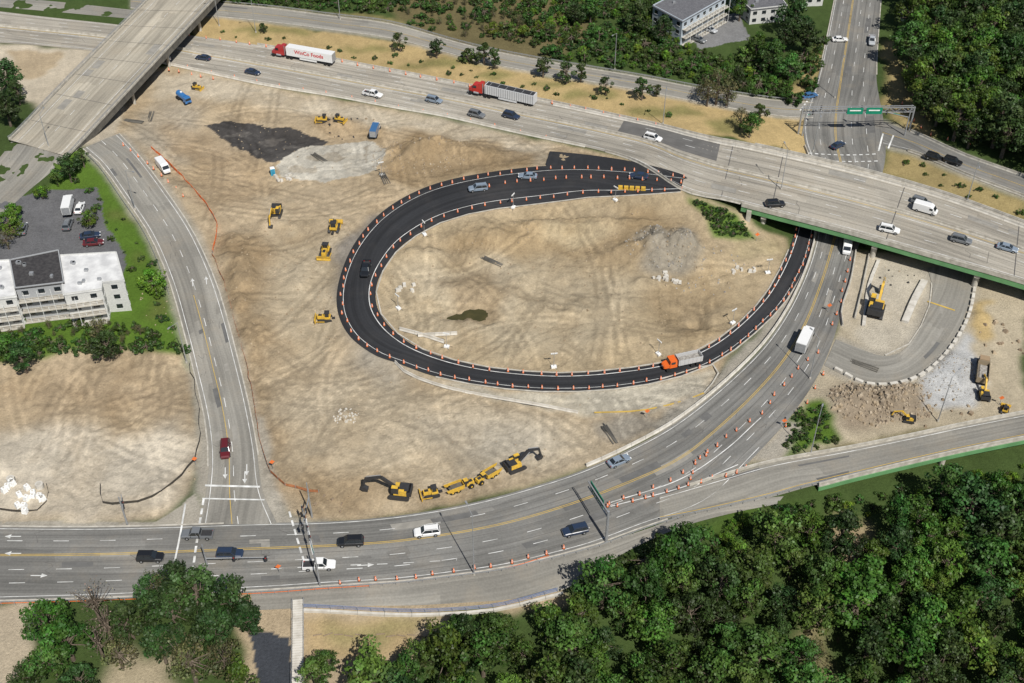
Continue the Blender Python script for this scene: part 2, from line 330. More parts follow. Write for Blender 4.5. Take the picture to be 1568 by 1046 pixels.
# markings
sweepflat(LOOP.at(.17),.12,'white');sweepflat(LOOP.at(.83),.18,'white')
for t in(.04,.56,.94): sweepflat(HWY.at(t),.15,'white')
for t in(.16,.28,.68,.80): sweepflat(HWY.at(t),.15,'white',dash=(3,9))
sweepflat(HWY.at(.44),.15,'yellow');sweepflat(HWY.at(.52),.15,'yellow')
def sub(P,i0,i1): return P[int(i0*len(P)):int(i1*len(P))]
for dm in(-.18,.18): sweepflat(MAIN.at(.40,dm),.13,'yellow')
sweepflat(MAIN.at(.03),.13,'white');sweepflat(sub(MAIN.at(.96),0,.42),.13,'white')
for t in(.2,.6,.78): sweepflat(MAIN.at(t),.13,'white',dash=(3,6))
sweepflat(LEFT.at(.08),.13,'white');sweepflat(LEFT.at(.92),.13,'white');sweepflat(LEFT.at(.5),.14,'white',dash=(3,4))
sweepflat(sub(LEFT.at(.42),.5,1),.13,'yellow')
sweepflat(RAMP.at(.1),.13,'white');sweepflat(RAMP.at(.88),.13,'yellow');sweepflat(FR.at(.5),.13,'yellow');sweepflat(ER.at(.5),.14,'yellow');sweepflat(ER.at(.93),.13,'white')
def mk(pts,w=.3,mat='white',dash=None,off=.1): sweepflat(pxline(pts,off=off,smooth=False),w,mat,dash)
mk([(314,744),(398,746)],.5);mk([(310,764),(405,766)],.35)
mk([(284,772),(276,820),(266,868)],.35);mk([(312,765),(303,820),(296,870)],.45,dash=(1.6,.8))
mk([(443,784),(455,825),(468,868)],.4,dash=(1.6,.8));mk([(468,795),(480,850)],.4)
mk([(415,872),(700,858)],.15,dash=(2,3));mk([(1420,462),(1462,476)],.5,'yellow')
for q in([(1240,245),(1345,247)],[(1238,235),(1345,236)],[(1345,232),(1352,205)],[(1360,228),(1368,208)],[(1225,170),(1240,150)]): mk(q,.45,dash=(1,.8) if q[0][0]<1300 else None)
mk([(935,776),(1050,745),(1130,712)],.2);mk([(935,770),(1040,735),(1110,690),(1165,640)],.2)
def arrow(px,py,dx,dy,s=1.):
    x,y,z=G(px,py);a=hd(px,py,dx,dy);mb=MB();mb.add([(-1.6,-.1,0),(.4,-.1,0),(.4,-.5,0),(1.6,0,0),(.4,.5,0),(.4,.1,0),(-1.6,.1,0)],[tuple(range(7))],'white')
    put('road_arrow_marking',mb.mesh('arrow'),(x,y,z+.13),a,s)
for a in[(295,433,-.1,-1),(316,430,-.1,-1),(20,822,-1,0),(20,848,-1,0),(345,725,0,1),(378,720,0,1),(375,732,0,1),(60,882,1,0),(560,866,1,-.05)]: arrow(*a)
# barriers
barrier(HWY.at(.48),'conc',name='median_barrier');barrier(sub(HWY.at(.995),.18,.62),'pale');barrier(sub(HWY.at(.005),.30,1),'conc')
barrier(sub(HWY.at(.07),.58,1),'pale')
barrier(sub(HWY.at(.993),.64,1),'conc')
barrier(sub(MAIN.at(0,-.6),.33,.72),'pale');barrier(pxline([(605,555),(628,575),(690,596),(760,610),(830,622),(885,633)]),'pale',sc=.8)
kerb=[(-.15,0),(-.15,.15),(.15,.15),(.15,0)]
for r,t,a,b in((MAIN,0,0,.14),(LEFT,0,0,.9),(LEFT,1,0,.9),(MAIN,1,0,.35),(FR,0,0,1),(FR,1,0,1),(LOOP,1,0,.95),(LOOP,0,.55,1),(MAIN,0,.85,1),(MAIN,1,.83,1),(SR,1,.2,.9)):
    barrier(sub(r.at(t,.15 if t else -.15),a,b),'conc',name='kerb',seg=8,gap=.02,prof=kerb)
barrier(pxline([(910,632),(980,629),(1040,616),(1078,602)],off=.05),'yellow',name='kerb',prof=kerb,gap=.01)
barrier(pxline([(1078,602),(1096,580),(1101,562),(1080,560),(1010,582)],off=.05),'conc',name='kerb',prof=kerb,gap=.01)
rail(sub(MAIN.at(1,.9),.0,.36));rail(RAMP.at(1,-.0)[:36]);
rail(sub(LEFT.at(0,-1.2),.0,.5));rail(FR.at(0,-1.0));
swT=[(385,905),(540,896),(660,887),(780,870),(880,843),(985,812),(1085,775),(1200,760)]
swB=[(385,935),(540,928),(660,926),(780,918),(870,900),(965,842),(1060,802),(1190,772)]
SW=ribbon('sidewalk_pavement',swT,swB,'road2',off=.03)
barrier(pxline([(465,936),(560,941),(660,943),(760,935),(862,910)]),'pale',name='retaining_wall',prof=[(-.25,-2),(-.25,.5),(.25,.5),(.25,-2)],seg=5)
rail(pxline([(465,931),(560,936),(660,938),(760,930),(858,905)],off=.0),name='blue_fence',h=1.2,mat=plain('fence_blue',(.2,.25,.4)),rails=(.4,.8,1.15))
# ---------------------------------------------------------------- TERRAIN
fx=np.arange(-185,185.1,.5);fy=np.arange(106,402,.5)
def outr(a,sg,lim=4000):
    o=[];st=1.0;c=a
    while abs(c)<lim: st*=1.35;c+=sg*st;o.append(c)
    return o
gx=np.array(sorted(outr(fx[0],-1))+list(fx)+outr(fx[-1],1));gy=np.array(sorted(outr(fy[0],-1))+list(fy)+outr(fy[-1],1))
X,Y=np.meshgrid(gx,gy);ny,nx=X.shape
Z=Hb(X,Y)
def pip(P,x,y):
    ins=np.zeros(x.shape,bool);j=len(P)-1
    for i in range(len(P)):
        xi,yi=P[i];xj,yj=P[j];c=((yi>y)!=(yj>y));
        with np.errstate(divide='ignore',invalid='ignore'): ins^=c&(x<(xj-xi)*(y-yi)/(yj-yi+1e-12)+xi)
        j=i
    return ins
def blur(m,k):
    if k<1: return m
    for _ in range(2):
        for ax in(0,1):
            c=np.cumsum(np.pad(m,[(k+1,k) if a==ax else(0,0) for a in(0,1)],mode='edge'),axis=ax)
            n_=m.shape[ax];m=(np.take(c,range(2*k+1,n_+2*k+1),axis=ax)-np.take(c,range(0,n_),axis=ax))/(2*k+1)
    return m
JX=fbm(X/5,Y/5,3,5)-.5;JY=fbm(X/5,Y/5,9,5)-.5
def wmask(P,soft=1,jit=3.):
    P=np.asarray(P);pad=soft*1.5+jit+2
    i0,i1=np.searchsorted(gy,[P[:,1].min()-pad,P[:,1].max()+pad]);j0,j1=np.searchsorted(gx,[P[:,0].min()-pad,P[:,0].max()+pad])
    i1=min(i1+1,ny);j1=min(j1+1,nx);s=(slice(i0,i1),slice(j0,j1))
    m=pip(P,X[s]+JX[s]*jit*2,Y[s]+JY[s]*jit*2).astype(float);return s,blur(m,int(soft*2))
col=np.empty((ny,nx,3));col[:]=(.055,.085,.025)
def P2(pts):
    pts=np.array(pts,float);x,y,_=G(pts[:,0],pts[:,1]);return np.column_stack([x,y])
def paint(pts,c,soft=.8,jit=3.,a=1.):
    s,m=wmask(P2(pts),soft,jit);m=(m*a)[...,None];col[s]=col[s]*(1-m)+np.array(c)*m
def ell(px,py,rx,ry,n=14):
    return [(px+rx*math.cos(t*2*math.pi/n),py+ry*math.sin(t*2*math.pi/n)) for t in range(n)]
DIRT=(.405,.322,.215);PALE=(.50,.435,.335);BRN=(.285,.21,.125);DRY=(.43,.32,.155);GRS=(.085,.15,.022);GRY=(.36,.33,.275)
rd=np.zeros((ny,nx))
for r in(LOOP,HWY,MAIN,LEFT,FR,RAMP,SR,ER,SW):
    P=np.vstack([r.at(0,-1.0)[:,:2],r.at(1,1.0)[::-1,:2]]);s,m=wmask(P,1,0);rd[s]=np.maximum(rd[s],m)
# verges
paint([(300,20),(620,66),(860,120),(1180,180),(1240,180),(1245,235),(1060,205),(860,165),(620,115),(300,60)],DRY)
for c in[(420,48,60,6),(560,75,40,6),(700,95,50,6),(760,118,40,7),(900,145,50,6),(1020,172,60,8),(1120,195,30,12),(640,100,40,4),(850,130,40,5)]: paint(ell(*c),(.12,.14,.04),1,4,.6)
paint([(240,-10),(620,30),(620,42),(420,14),(240,-4)],DRY,a=.4);paint([(600,-10),(880,-20),(900,60),(830,95),(700,65),(620,35)],(.16,.125,.065),1,6,.8)
paint([(1225,170),(1250,120),(1262,60),(1230,100),(1210,150)],DRY,1,3,.8)
paint([(1170,180),(1230,178),(1240,240),(1190,225)],DRY,1,3,.9)
paint([(1352,60),(1372,60),(1395,150),(1440,200),(1420,215),(1360,180)],DRY,1,4,.8)
paint([(1360,225),(1400,235),(1500,280),(1568,310),(1568,345),(1450,300),(1350,262)],DRY,1,3,.7)
paint([(1380,0),(1400,0),(1440,120),(1400,130)],BRN,1,4,.5)
paint([(1050,30),(1130,20),(1150,60),(1070,75)],(.2,.2,.2),.4,1)
paint([(-60,60),(170,78),(230,90),(180,220),(120,225),(60,170),(20,140),(-60,110)],PALE,1,3)
paint([(15,75),(100,80),(60,120),(20,120)],DIRT)
# yard
yard=[(200,120),(262,100),(400,130),(600,166),(850,218),(1045,268),(1046,295),(1140,330),(1190,370),(1200,440),(1120,540),(1080,610),(1010,660),(900,715),(800,748),(700,772),(600,790),(500,800),(440,790),(405,750),(395,680),(378,610),(362,545),(345,480),(325,420),(292,350),(250,290),(205,230),(175,205)]
paint(yard,DIRT,.5,1)
paint([(1225,340),(1262,340),(1245,400),(1215,470),(1150,550),(1090,615),(1020,665),(1000,650),(1080,590),(1160,510),(1210,440)],GRY,.5,1)
paint([(240,105),(400,132),(700,186),(850,222),(835,250),(640,205),(450,170),(330,150),(230,150)],(.46,.40,.305),1.5,4,.85)
paint([(180,205),(240,150),(330,160),(300,200),(380,230),(300,260),(230,235)],GRY,2,6,.6)
paint([(330,345),(420,370),(430,480),(390,560),(360,530),(345,460)],BRN,1.5,6,.85)
paint([(345,560),(400,540),(440,640),(430,720),(405,700)],BRN,1.5,6,.5)
paint([(240,190),(330,200),(420,260),(400,330),(310,310)],(.33,.245,.15),2,8,.75)
paint([(420,300),(520,330),(520,460),(480,560),(410,500)],(.44,.375,.27),2,8,.6)
paint([(430,300),(500,320),(510,360),(440,380)],BRN,1,6,.4)
paint([(500,560),(620,575),(760,615),(880,640),(920,700),(780,745),(600,770),(470,720),(440,600)],(.49,.42,.31),3,10,.6)
paint([(440,720),(600,740),(560,790),(470,790)],BRN,2,6,.55);paint([(640,640),(820,645),(840,700),(700,720)],(.40,.37,.31),3,8,.6)
paint([(590,225),(640,205),(740,215),(830,235),(820,252),(690,268),(630,290),(590,280)],(.27,.195,.11),1,4,.8)
paint([(470,170),(590,195),(580,215),(490,205)],BRN,1,4,.6)
paint([(318,192),(345,187),(440,196),(500,214),(450,245),(405,250),(360,225)],(.045,.045,.048),.3,2,.95)
for c in[(360,205,18,3),(420,215,22,4),(455,225,20,3),(390,232,10,4)]: paint(ell(*c),(.12,.11,.10),.3,3,.7)
paint([(470,222),(560,213),(590,228),(580,262),(500,280),(430,272),(420,252)],(.45,.42,.355),.3,2)
for c in[(500,240,30,4),(560,235,4,14),(465,262,25,5)]: paint(ell(*c),(.30,.26,.2),.3,3,.7)
paint([(510,380),(560,340),(590,330),(560,400),(560,480),(600,545),(560,545),(515,500)],(.16,.155,.15),1,4,.75)
paint([(530,500),(600,550),(640,575),(600,600),(540,560)],GRY,2,4,.7)
paint([(610,560),(700,597),(880,634),(1000,628),(1075,600),(1100,560),(1010,583),(880,603),(760,597),(680,583)],(.46,.425,.345),.5,2,.9)
paint([(900,640),(1000,632),(1080,605),(1130,560),(1100,600),(1020,655),(940,690)],(.29,.27,.23),1,4,.8)
# loop interior
inn=[(1042,296),(885,306),(800,317),(670,345),(620,375),(592,405),(577,450),(592,495),(645,535),(745,562),(870,571),(1020,554),(1130,497),(1200,402),(1205,365),(1140,345)]
paint(inn,(.385,.305,.195),.5,1)
paint([(600,420),(700,390),(900,400),(1000,460),(900,540),(720,540),(620,500)],(.43,.37,.27),3,10,.6)
paint([(640,370),(760,345),(950,325),(1070,340),(1090,390),(960,400),(800,395),(660,400)],(.30,.22,.125),2,8,.75)
paint([(980,370),(1060,350),(1080,400),(1030,430),(975,410)],(.27,.245,.2),1,5,.85)
paint([(1000,440),(1100,440),(1090,500),(1020,510)],(.28,.21,.125),2,8,.7)
paint([(680,430),(760,400),(800,450),(760,500),(690,490)],(.27,.20,.12),1,5,.7)
paint([(820,350),(960,345),(900,372),(820,378)],(.43,.36,.24),1,5,.6)
paint([(740,395),(775,392),(800,470),(780,480)],(.46,.39,.28),1,3,.6)
paint([(1046,298),(1100,318),(1140,340),(1160,365),(1130,372),(1092,366),(1082,335)],GRS,.5,2)
paint([(1120,370),(1190,365),(1195,395),(1120,400)],(.30,.25,.14),1,3,.6)
# left block
paint([(95,225),(130,230),(190,300),(232,365),(262,430),(285,510),(300,560),(290,590),(200,540),(100,545),(-40,560),(-40,480),(60,330)],GRS,.8,2)
for c in[(200,330,20,12),(240,470,18,20),(160,420,15,10),(210,400,12,12)]: paint(ell(*c),(.12,.13,.04),1,5,.7)
paint([(-40,290),(40,300),(60,290),(150,290),(165,350),(190,385),(190,440),(-40,440)],(.13,.13,.135),.3,1)
paint([(-60,560),(60,545),(170,532),(280,545),(300,590),(305,700),(285,760),(240,800),(-60,806)],DIRT,.8,2)
paint([(-40,680),(60,640),(200,670),(280,640),(300,700),(270,760),(240,800),(-40,806)],(.53,.475,.385),2,8,.85)
paint([(-40,560),(150,560),(290,580),(290,640),(100,640),(-40,640)],(.33,.25,.16),3,8,.7)
paint([(300,560),(330,640),(335,760),(300,760),(300,640)],GRY,.5,1)
paint([(-60,800),(240,800),(300,760),(320,805),(240,812),(-60,812)],GRY,.3,1)
paint([(385,640),(405,640),(425,740),(440,790),(500,798),(500,815),(400,810)],GRY,.5,1)
# right
paint([(1300,380),(1440,400),(1500,420),(1568,440),(1568,640),(1500,645),(1400,665),(1280,690),(1200,700),(1130,712),(1190,640),(1250,580),(1280,500)],(.42,.36,.26),.6,2)
paint([(1295,395),(1320,390),(1300,500),(1280,500)],PALE)
paint([(1320,390),(1430,410),(1410,520),(1350,545),(1315,520)],(.50,.45,.36),1,3)
paint([(1405,560),(1470,500),(1510,560),(1500,620),(1400,630)],(.46,.46,.45),.8,3)
paint([(1265,600),(1400,590),(1410,640),(1330,665),(1270,640)],(.29,.235,.17),1,4)
paint([(1190,650),(1255,615),(1290,680),(1200,702)],GRS,.6,3)
paint([(1470,480),(1520,460),(1515,510),(1490,520)],DRY)
paint([(1150,705),(1200,645),(1230,650),(1195,705)],GRY,.5,1)
paint([(1280,690),(1400,665),(1568,635),(1568,650),(1400,672),(1280,700)],BRN,.5,2,.6)
# bottom
paint([(360,908),(860,885),(870,935),(640,945),(640,1046),(380,1060),(360,960)],DIRT,.6,2)
paint([(470,945),(660,950),(650,1000),(560,1020),(470,1000)],(.42,.315,.175),.8,2)
paint([(500,955),(640,955),(640,985),(500,985)],GRS,1,4,.35)
paint([(640,948),(700,945),(680,1000),(640,1000)],DIRT,.6,2)
paint([(-60,925),(55,925),(50,985),(20,1060),(-60,1060)],(.44,.37,.27),.8,3)
paint([(160,1046),(200,990),(270,1020),(280,1070),(150,1070)],(.42,.35,.24),1,3,.9)
paint([(380,968),(448,972),(455,1070),(400,1070)],(.05,.055,.065),.4,1)
paint([(1280,790),(1320,800),(1325,900),(1290,900)],(.34,.26,.16),1,5,.9);paint([(1230,900),(1270,910),(1280,1046),(1240,1046)],(.24,.2,.11),1,5,.8)
paint([(1000,815),(1250,760),(1240,780),(1020,840)],GRS,1,4,.7)
for r in(LEFT,FR,SR,ER):
    P=np.vstack([r.at(0,-1.6)[:,:2],r.at(1,1.6)[::-1,:2]]);s,m=wmask(P,.5,.6);m=(m*.8)[...,None];col[s]=col[s]*(1-m)+np.array(GRY)*m
t1=fbm(X/30,Y/30,21,5);t2=fbm(X/4,Y/4,33,4);t3=fbm((X+Y*.3)/1.2,(Y-X*.2)/5,51,3);t4=fbm(X/11+JX,Y/11+JY,77,5)
warm=np.clip((t4-.5)*3,-1,1)
col*=(1+.28*(t1-.5)+.26*(t2-.5)+.2*(t3-.5))[...,None]
trk=np.zeros((ny,nx))
def track(cx,cy,ang,L,curv,w,g):
    k=int(L/.4);x=cx;y=cy
    for i in range(k):
        ang+=curv*.4;x+=math.cos(ang)*.4;y+=math.sin(ang)*.4
        for sd in(-1.1,1.1):
            j=int((x-math.sin(ang)*sd-fx[0])/.5);ii=int((y+math.cos(ang)*sd-fy[0])/.5)
            jj=j+len(gx[gx<fx[0]-.01]);i2=ii+len(gy[gy<fy[0]-.01])
            if 0<=ii<len(fy)-1 and 0<=j<len(fx)-1: trk[i2:i2+w,jj:jj+w]+=g
sy,my=wmask(P2(yard),0,0)
ym=np.zeros((ny,nx));ym[sy]=my
lot=P2([(-60,560),(60,545),(170,532),(280,545),(300,590),(305,700),(285,760),(240,800),(-60,806)]);s_,m_=wmask(lot,1,0);ym[s_]=np.maximum(ym[s_],m_)
for k in range(380):
    px=random.uniform(20,1100);py=random.choice([random.uniform(160,330),random.uniform(330,700),random.uniform(560,770)])
    x,y,_=G(px,py);track(float(x),float(y),random.choice([random.gauss(0,.3),random.gauss(1.75,.3),random.gauss(-.5,.3)]),random.uniform(20,80),random.uniform(-.04,.04),random.choice([1,1,2]),random.choice([-1,-1,1]))
trk=np.clip(trk,-2,2)
ym*=(1-rd)
col*=(1+ym*trk*.10)[...,None]
wm=(ym*warm)[...,None];col=col*(1-.12*np.clip(wm,0,1)*np.array([.8,1.1,1.5]))+.03*np.clip(-wm,0,1)*np.array([1.1,1.,.85])
rill=np.abs(fbm((X*.9+Y*.45)/3,(Y*.9-X*.45)/14,131,4)-.5);rl=np.clip(1-rill*22,0,1)
col*=(1-.10*ym*rl)[...,None]
col=np.clip(col,0.005,.9)
Z=Z+ym*((fbm(X/9,Y/9,71,4)-.5)*1.7+(fbm(X/2,Y/2,88,3)-.5)*.55-rl*.10-np.abs(trk)*.05)+(1-rd)*(1-ym)*(fbm(X/6,Y/6,61,4)-.5)*.5
def mound(px,py,rx,ry,h):
    global Z
    x,y,_=G(px,py);q=((X-x)/rx)**2+((Y-y)/ry)**2+ (JX*1.6)
    Z=Z+h*np.exp(-np.clip(q,0,9)*1.8)*(1-rd)
for a in[(625,240,9,7,3.2),(660,232,7,6,2.6),(700,235,10,5,2.2),(745,240,8,4,1.8),(1015,375,9,8,3.6),(1045,385,6,6,2.2),(870,350,22,3,2.4),(760,365,14,3,1.6),(960,395,12,6,1.8),(722,480,9,5,-1.9),(790,440,4,9,1.2),(1040,470,8,8,-1.8),(690,440,8,4,1.3),(370,430,4,16,2.0),(390,500,4,10,1.4),(355,380,4,9,1.6),(1330,620,9,6,1.8),(1370,610,7,5,1.5),(1450,560,7,9,1.2),(530,640,4,3,.9),(1490,480,5,5,1.5),(900,470,14,5,1.1),(430,345,6,3,1),(460,430,3,8,.9),(280,290,5,4,1.3),(1000,440,9,3,1.2),(660,390,9,3,1.4),(1090,400,6,6,1.5),(950,520,12,3,.9),(520,190,5,2.5,1.5),(1066,492,3,3,-1.5)]: mound(*a)
Pd=np.vstack([HWY.at(0,-3.0)[:,:2],HWY.at(1,3.0)[::-1,:2]]);s,m=wmask(Pd,0,0)
ki=int(np.argmax(HWY.w>.01));xw=min(HWY.L[ki,0],HWY.R[ki,0])-1
lim=np.where(X[s]>xw,5.55,99.);Z[s]=np.where(m>.5,np.minimum(Z[s],lim),Z[s])
Z-=rd*.04
me=bpy.data.meshes.new('ground');nv=nx*ny
me.vertices.add(nv);me.vertices.foreach_set('co',np.column_stack([X.ravel(),Y.ravel(),Z.ravel()]).astype(np.float32).ravel())
idx=np.arange(nv).reshape(ny,nx);q=np.stack([idx[:-1,:-1],idx[:-1,1:],idx[1:,1:],idx[1:,:-1]],-1).reshape(-1,4)
me.loops.add(q.size);me.loops.foreach_set('vertex_index',q.ravel().astype(np.int32));me.polygons.add(len(q))
me.polygons.foreach_set('loop_start',(np.arange(len(q))*4).astype(np.int32));me.update(calc_edges=True)
me.polygons.foreach_set('use_smooth',np.ones(len(q),bool))
ca=me.color_attributes.new('Col','FLOAT_COLOR','POINT');ca.data.foreach_set('color',np.column_stack([col.reshape(-1,3),np.ones(nv)]).astype(np.float32).ravel())
gm,nt,b=newmat('ground_soil_and_grass');L=nt.links
at=N(nt,'ShaderNodeAttribute',attribute_name='Col');geo=N(nt,'ShaderNodeNewGeometry')
def nz(sc,det=6,ro=.6,dist=0):
    a=N(nt,'ShaderNodeTexNoise');a.inputs['Scale'].default_value=sc;a.inputs['Detail'].default_value=det;a.inputs['Roughness'].default_value=ro;a.inputs['Distortion'].default_value=dist;L.new(geo.outputs['Position'],a.inputs['Vector']);return a.outputs['Fac']
def mr(src,a,b2,c0,c1):
    q=N(nt,'ShaderNodeMapRange');q.inputs[1].default_value=a;q.inputs[2].default_value=b2;q.inputs[3].default_value=c0;q.inputs[4].default_value=c1;L.new(src,q.inputs[0]);return q.outputs[0]
def mul(a,b2):
    q=N(nt,'ShaderNodeMath',operation='MULTIPLY');L.new(a,q.inputs[0]);L.new(b2,q.inputs[1]);return q.outputs[0]
nA=nz(2.2,8,.75);nB=nz(.35,7,.7,1.5)
v=mul(mr(nA,.3,.7,.78,1.22),mr(nB,.3,.7,.88,1.12))
sc=N(nt,'ShaderNodeVectorMath',operation='SCALE');L.new(at.outputs['Color'],sc.inputs[0]);L.new(v,sc.inputs['Scale']);L.new(sc.outputs[0],b.inputs['Base Color'])
b.inputs['Roughness'].default_value=.95;b.inputs['Specular IOR Level'].default_value=.1
bp=N(nt,'ShaderNodeBump');bp.inputs['Strength'].default_value=.8;bp.inputs['Distance'].default_value=.4;L.new(nA,bp.inputs['Height']);L.new(bp.outputs['Normal'],b.inputs['Normal'])
me.materials.append(gm);put('ground',me)
def TZ(x,y):
    j=np.clip(np.searchsorted(gx,x)-1,0,nx-2);i=np.clip(np.searchsorted(gy,y)-1,0,ny-2);return float(Z[i:i+2,j:j+2].mean())
x,y,z=G(724,480);mb=MB();x0,y0=float(x),float(y);wnd=(np.abs(X-x0)<6)&(np.abs(Y-y0)<3);zm=float(np.percentile(Z[wnd],45))
P=[(x0+6.5*math.cos(i*math.pi/16),y0+(2.6+.5*math.sin(i*.9))*math.sin(i*math.pi/16)+1.4*math.cos(i*math.pi/16),zm) for i in range(32)];mb.add(P,[tuple(range(32))],'water')
put('pond_water',mb.mesh('pond'))
# ---------------------------------------------------------------- BRIDGES
def deck(name,r,i0,i1,th,girder='green',side='conc'):
    P0=r.at(0,-.5,-.03)[i0:i1];P1=r.at(1,.5,-.03)[i0:i1];m=len(P0);V=[]
    for k in range(m):
        for p in(P0[k],P1[k]): V+= [tuple(p),(p[0],p[1],p[2]-.35)]
    mb=MB();F2=[]
    for k in range(m-1):
        a=4*k;b_=a+4;F2+=[(a,b_,b_+2,a+2),(a+1,a+3,b_+3,b_+1),(a,a+1,b_+1,b_),(a+2,b_+2,b_+3,a+3)]
    mb.add(V,F2,side)
    w=float(np.linalg.norm(P1[0,:2]-P0[0,:2]));ng=max(3,int(w/4))
    for g in range(ng+1):
        t=.012+.976*g/ng;Q=P0*(1-t)+P1*t
        for k in range(0,m-1,4):
            a=Q[k].copy();b2=Q[min(k+4,m-1)].copy();a[2]-=.35+th/2;b2[2]-=.35+th/2;mb.seg(a,b2,.35,th,girder)
    return mb
nb=len(HWY.L);i0=int(np.argmin(np.abs(HWY.R[:,0]-ray(1135,312,6)[0])))
mb=deck('highway_bridge',HWY,i0,nb,1.5)
root=empty('highway_bridge');put('deck_and_girders',mb.mesh('deck'),parent=root)
mb=MB()
for t in(.0,1.):
    Q=HWY.at(t,-.35 if t==0 else .35)[i0:nb]
    for k in range(0,len(Q)-1,3): 
        a=Q[k];b2=Q[min(k+3,len(Q)-1)];mb.seg((a[0],a[1],a[2]+.35),(b2[0],b2[1],b2[2]+.35),.28,.95,'conc')
put('parapets',mb.mesh('par'),parent=root)
mb=MB()
def pier(pxs,pys):
    k=int(np.argmin(np.abs(HWY.R[:,0]-ray(pxs,pys,6)[0])));a=HWY.at(0)[k];b2=HWY.at(1)[k]
    for t in(.05,.28,.5,.72,.95):
        p=a*(1-t)+b2*t;mb.cyl((p[0],p[1],-3),(p[0],p[1],4.0),.7,.7,'conc',14)
    a2=a.copy();a2[2]=3.7;c2=b2.copy();c2[2]=3.7;mb.seg(a2,c2,1.3,.8,'conc')
pier(1168,322);pier(1340,368);pier(1500,412)
k=i0+2;a=HWY.at(0,-1)[k];b2=HWY.at(1,1)[k];mb.seg((a[0],a[1],2.6),(b2[0],b2[1],2.6),1.2,5.2,'conc')
put('piers_and_abutment',mb.mesh('piers'),parent=root)
for pxx in(1108,1180,1340,1500):
    k=int(np.argmin(np.abs(HWY.R[:,0]-ray(pxx,330,6)[0])));sweepflat(np.array([HWY.at(0.01)[k],HWY.at(.5)[k],HWY.at(.99)[k]]),.22,'seam',name='deck_joint')
j0=int(np.argmin(np.abs(RAMP.R[:,0]-ray(1255,742,1)[0])))
root=empty('ramp_bridge');put('deck_and_girders',deck('r',RAMP,j0,len(RAMP.L),1.1).mesh('rd'),parent=root);mb=MB()
for t in(0.,1.):
    Q=RAMP.at(t,-.3 if t==0 else .3)[max(0,j0-18 if t==0 else j0):]
    for k in range(0,len(Q)-1,3):
        a=Q[k];b2=Q[min(k+3,len(Q)-1)];mb.seg((a[0],a[1],a[2]+.3),(b2[0],b2[1],b2[2]+.3),.25,.85,'conc')
for k in(j0+8,j0+28,j0+48):
    if k<len(RAMP.L):
        for t in(.2,.8):
            p=RAMP.at(t)[k];mb.cyl((p[0],p[1],-7),(p[0],p[1],p[2]-.5),.6,.6,'conc',12)
put('parapets_and_piers',mb.mesh('rp'),parent=root)
OV=ribbon('overpass_road',[(15,215),(28,204),(95,134),(160,68),(228,0),(300,-72)],[(103,240),(118,224),(185,151),(255,76),(326,0),(400,-80)],'deck',off=.1,zs=[7,7,7,7,7,7])
root=empty('overpass_bridge');put('deck_and_girders',deck('o',OV,3,len(OV.L),1.8,'dconc','dconc').mesh('od'),parent=root);mb=MB()  # girders and slab coloured dark to stand in for shade below the deck
for t in(0.,1.):
    Q=OV.at(t,-.3 if t==0 else .3)
    for k in range(0,len(Q)-1,2):
        a=Q[k];b2=Q[min(k+2,len(Q)-1)];mb.seg((a[0],a[1],a[2]+.25),(b2[0],b2[1],b2[2]+.25),.25,.6,'conc')
        mb.seg((a[0],a[1],a[2]+1.15),(b2[0],b2[1],b2[2]+1.15),.08,.1,'steel');mb.seg((a[0],a[1],a[2]+.85),(b2[0],b2[1],b2[2]+.85),.08,.1,'steel');mb.seg((a[0],a[1],a[2]+.5),(a[0],a[1],a[2]+1.2),.1,.1,'steel')
n_=len(OV.L)
for fr in(.12,.3,.47,.64,.8):
    k=int(fr*n_);a=OV.at(.08)[k];b2=OV.at(.92)[k]
    for t in(0,.33,.66,1):
        p=a*(1-t)+b2*t;mb.cyl((p[0],p[1],-1),(p[0],p[1],5.2),.5,.5,'conc',12)
    mb.seg((a[0],a[1],4.6),(b2[0],b2[1],4.6),1.1,.8,'conc')
put('parapets_and_piers',mb.mesh('op'),parent=root)
sweepflat(OV.at(.5),.12,'white',dash=(3,6));sweepflat(OV.at(.12),.12,'white');sweepflat(OV.at(.88),.12,'white')
for fr in(.1,.2,.3,.38,.47,.55,.64,.72,.8,.9):
    k=int(fr*n_);sweepflat(np.array([OV.at(0.01)[k],OV.at(.5)[k],OV.at(.99)[k]]),.16,'seam',name='deck_joint')
for _ in range(8):
    t=random.uniform(.05,.8);s=random.uniform(0,OV.s[-1]-10);patch(OV,t,t+.12,s,s+random.uniform(3,8),'patchl',.012+.0007*_)
barrier(ER.at(1,.3)[8:],'conc');barrier(ER.at(0,-.3)[8:],'conc')
# ---------------------------------------------------------------- TREES
lm,nt,b=newmat('leaves');L=nt.links
at=N(nt,'ShaderNodeAttribute',attribute_name='Col');oi=N(nt,'ShaderNodeObjectInfo')
hs=N(nt,'ShaderNodeHueSaturation');L.new(at.outputs['Color'],hs.inputs['Color'])
q1=N(nt,'ShaderNodeMapRange');q1.inputs[3].default_value=.48;q1.inputs[4].default_value=.53;L.new(oi.outputs['Random'],q1.inputs[0]);L.new(q1.outputs[0],hs.inputs['Hue'])
q2=N(nt,'ShaderNodeMath',operation='MULTIPLY');q2.inputs[1].default_value=7.31;L.new(oi.outputs['Random'],q2.inputs[0]);q3=N(nt,'ShaderNodeMath',operation='FRACT');L.new(q2.outputs[0],q3.inputs[0])
q4=N(nt,'ShaderNodeMapRange');q4.inputs[3].default_value=.7;q4.inputs[4].default_value=1.3;L.new(q3.outputs[0],q4.inputs[0]);L.new(q4.outputs[0],hs.inputs['Value'])
L.new(hs.outputs[0],b.inputs['Base Color']);b.inputs['Roughness'].default_value=.5;b.inputs['Specular IOR Level'].default_value=.3
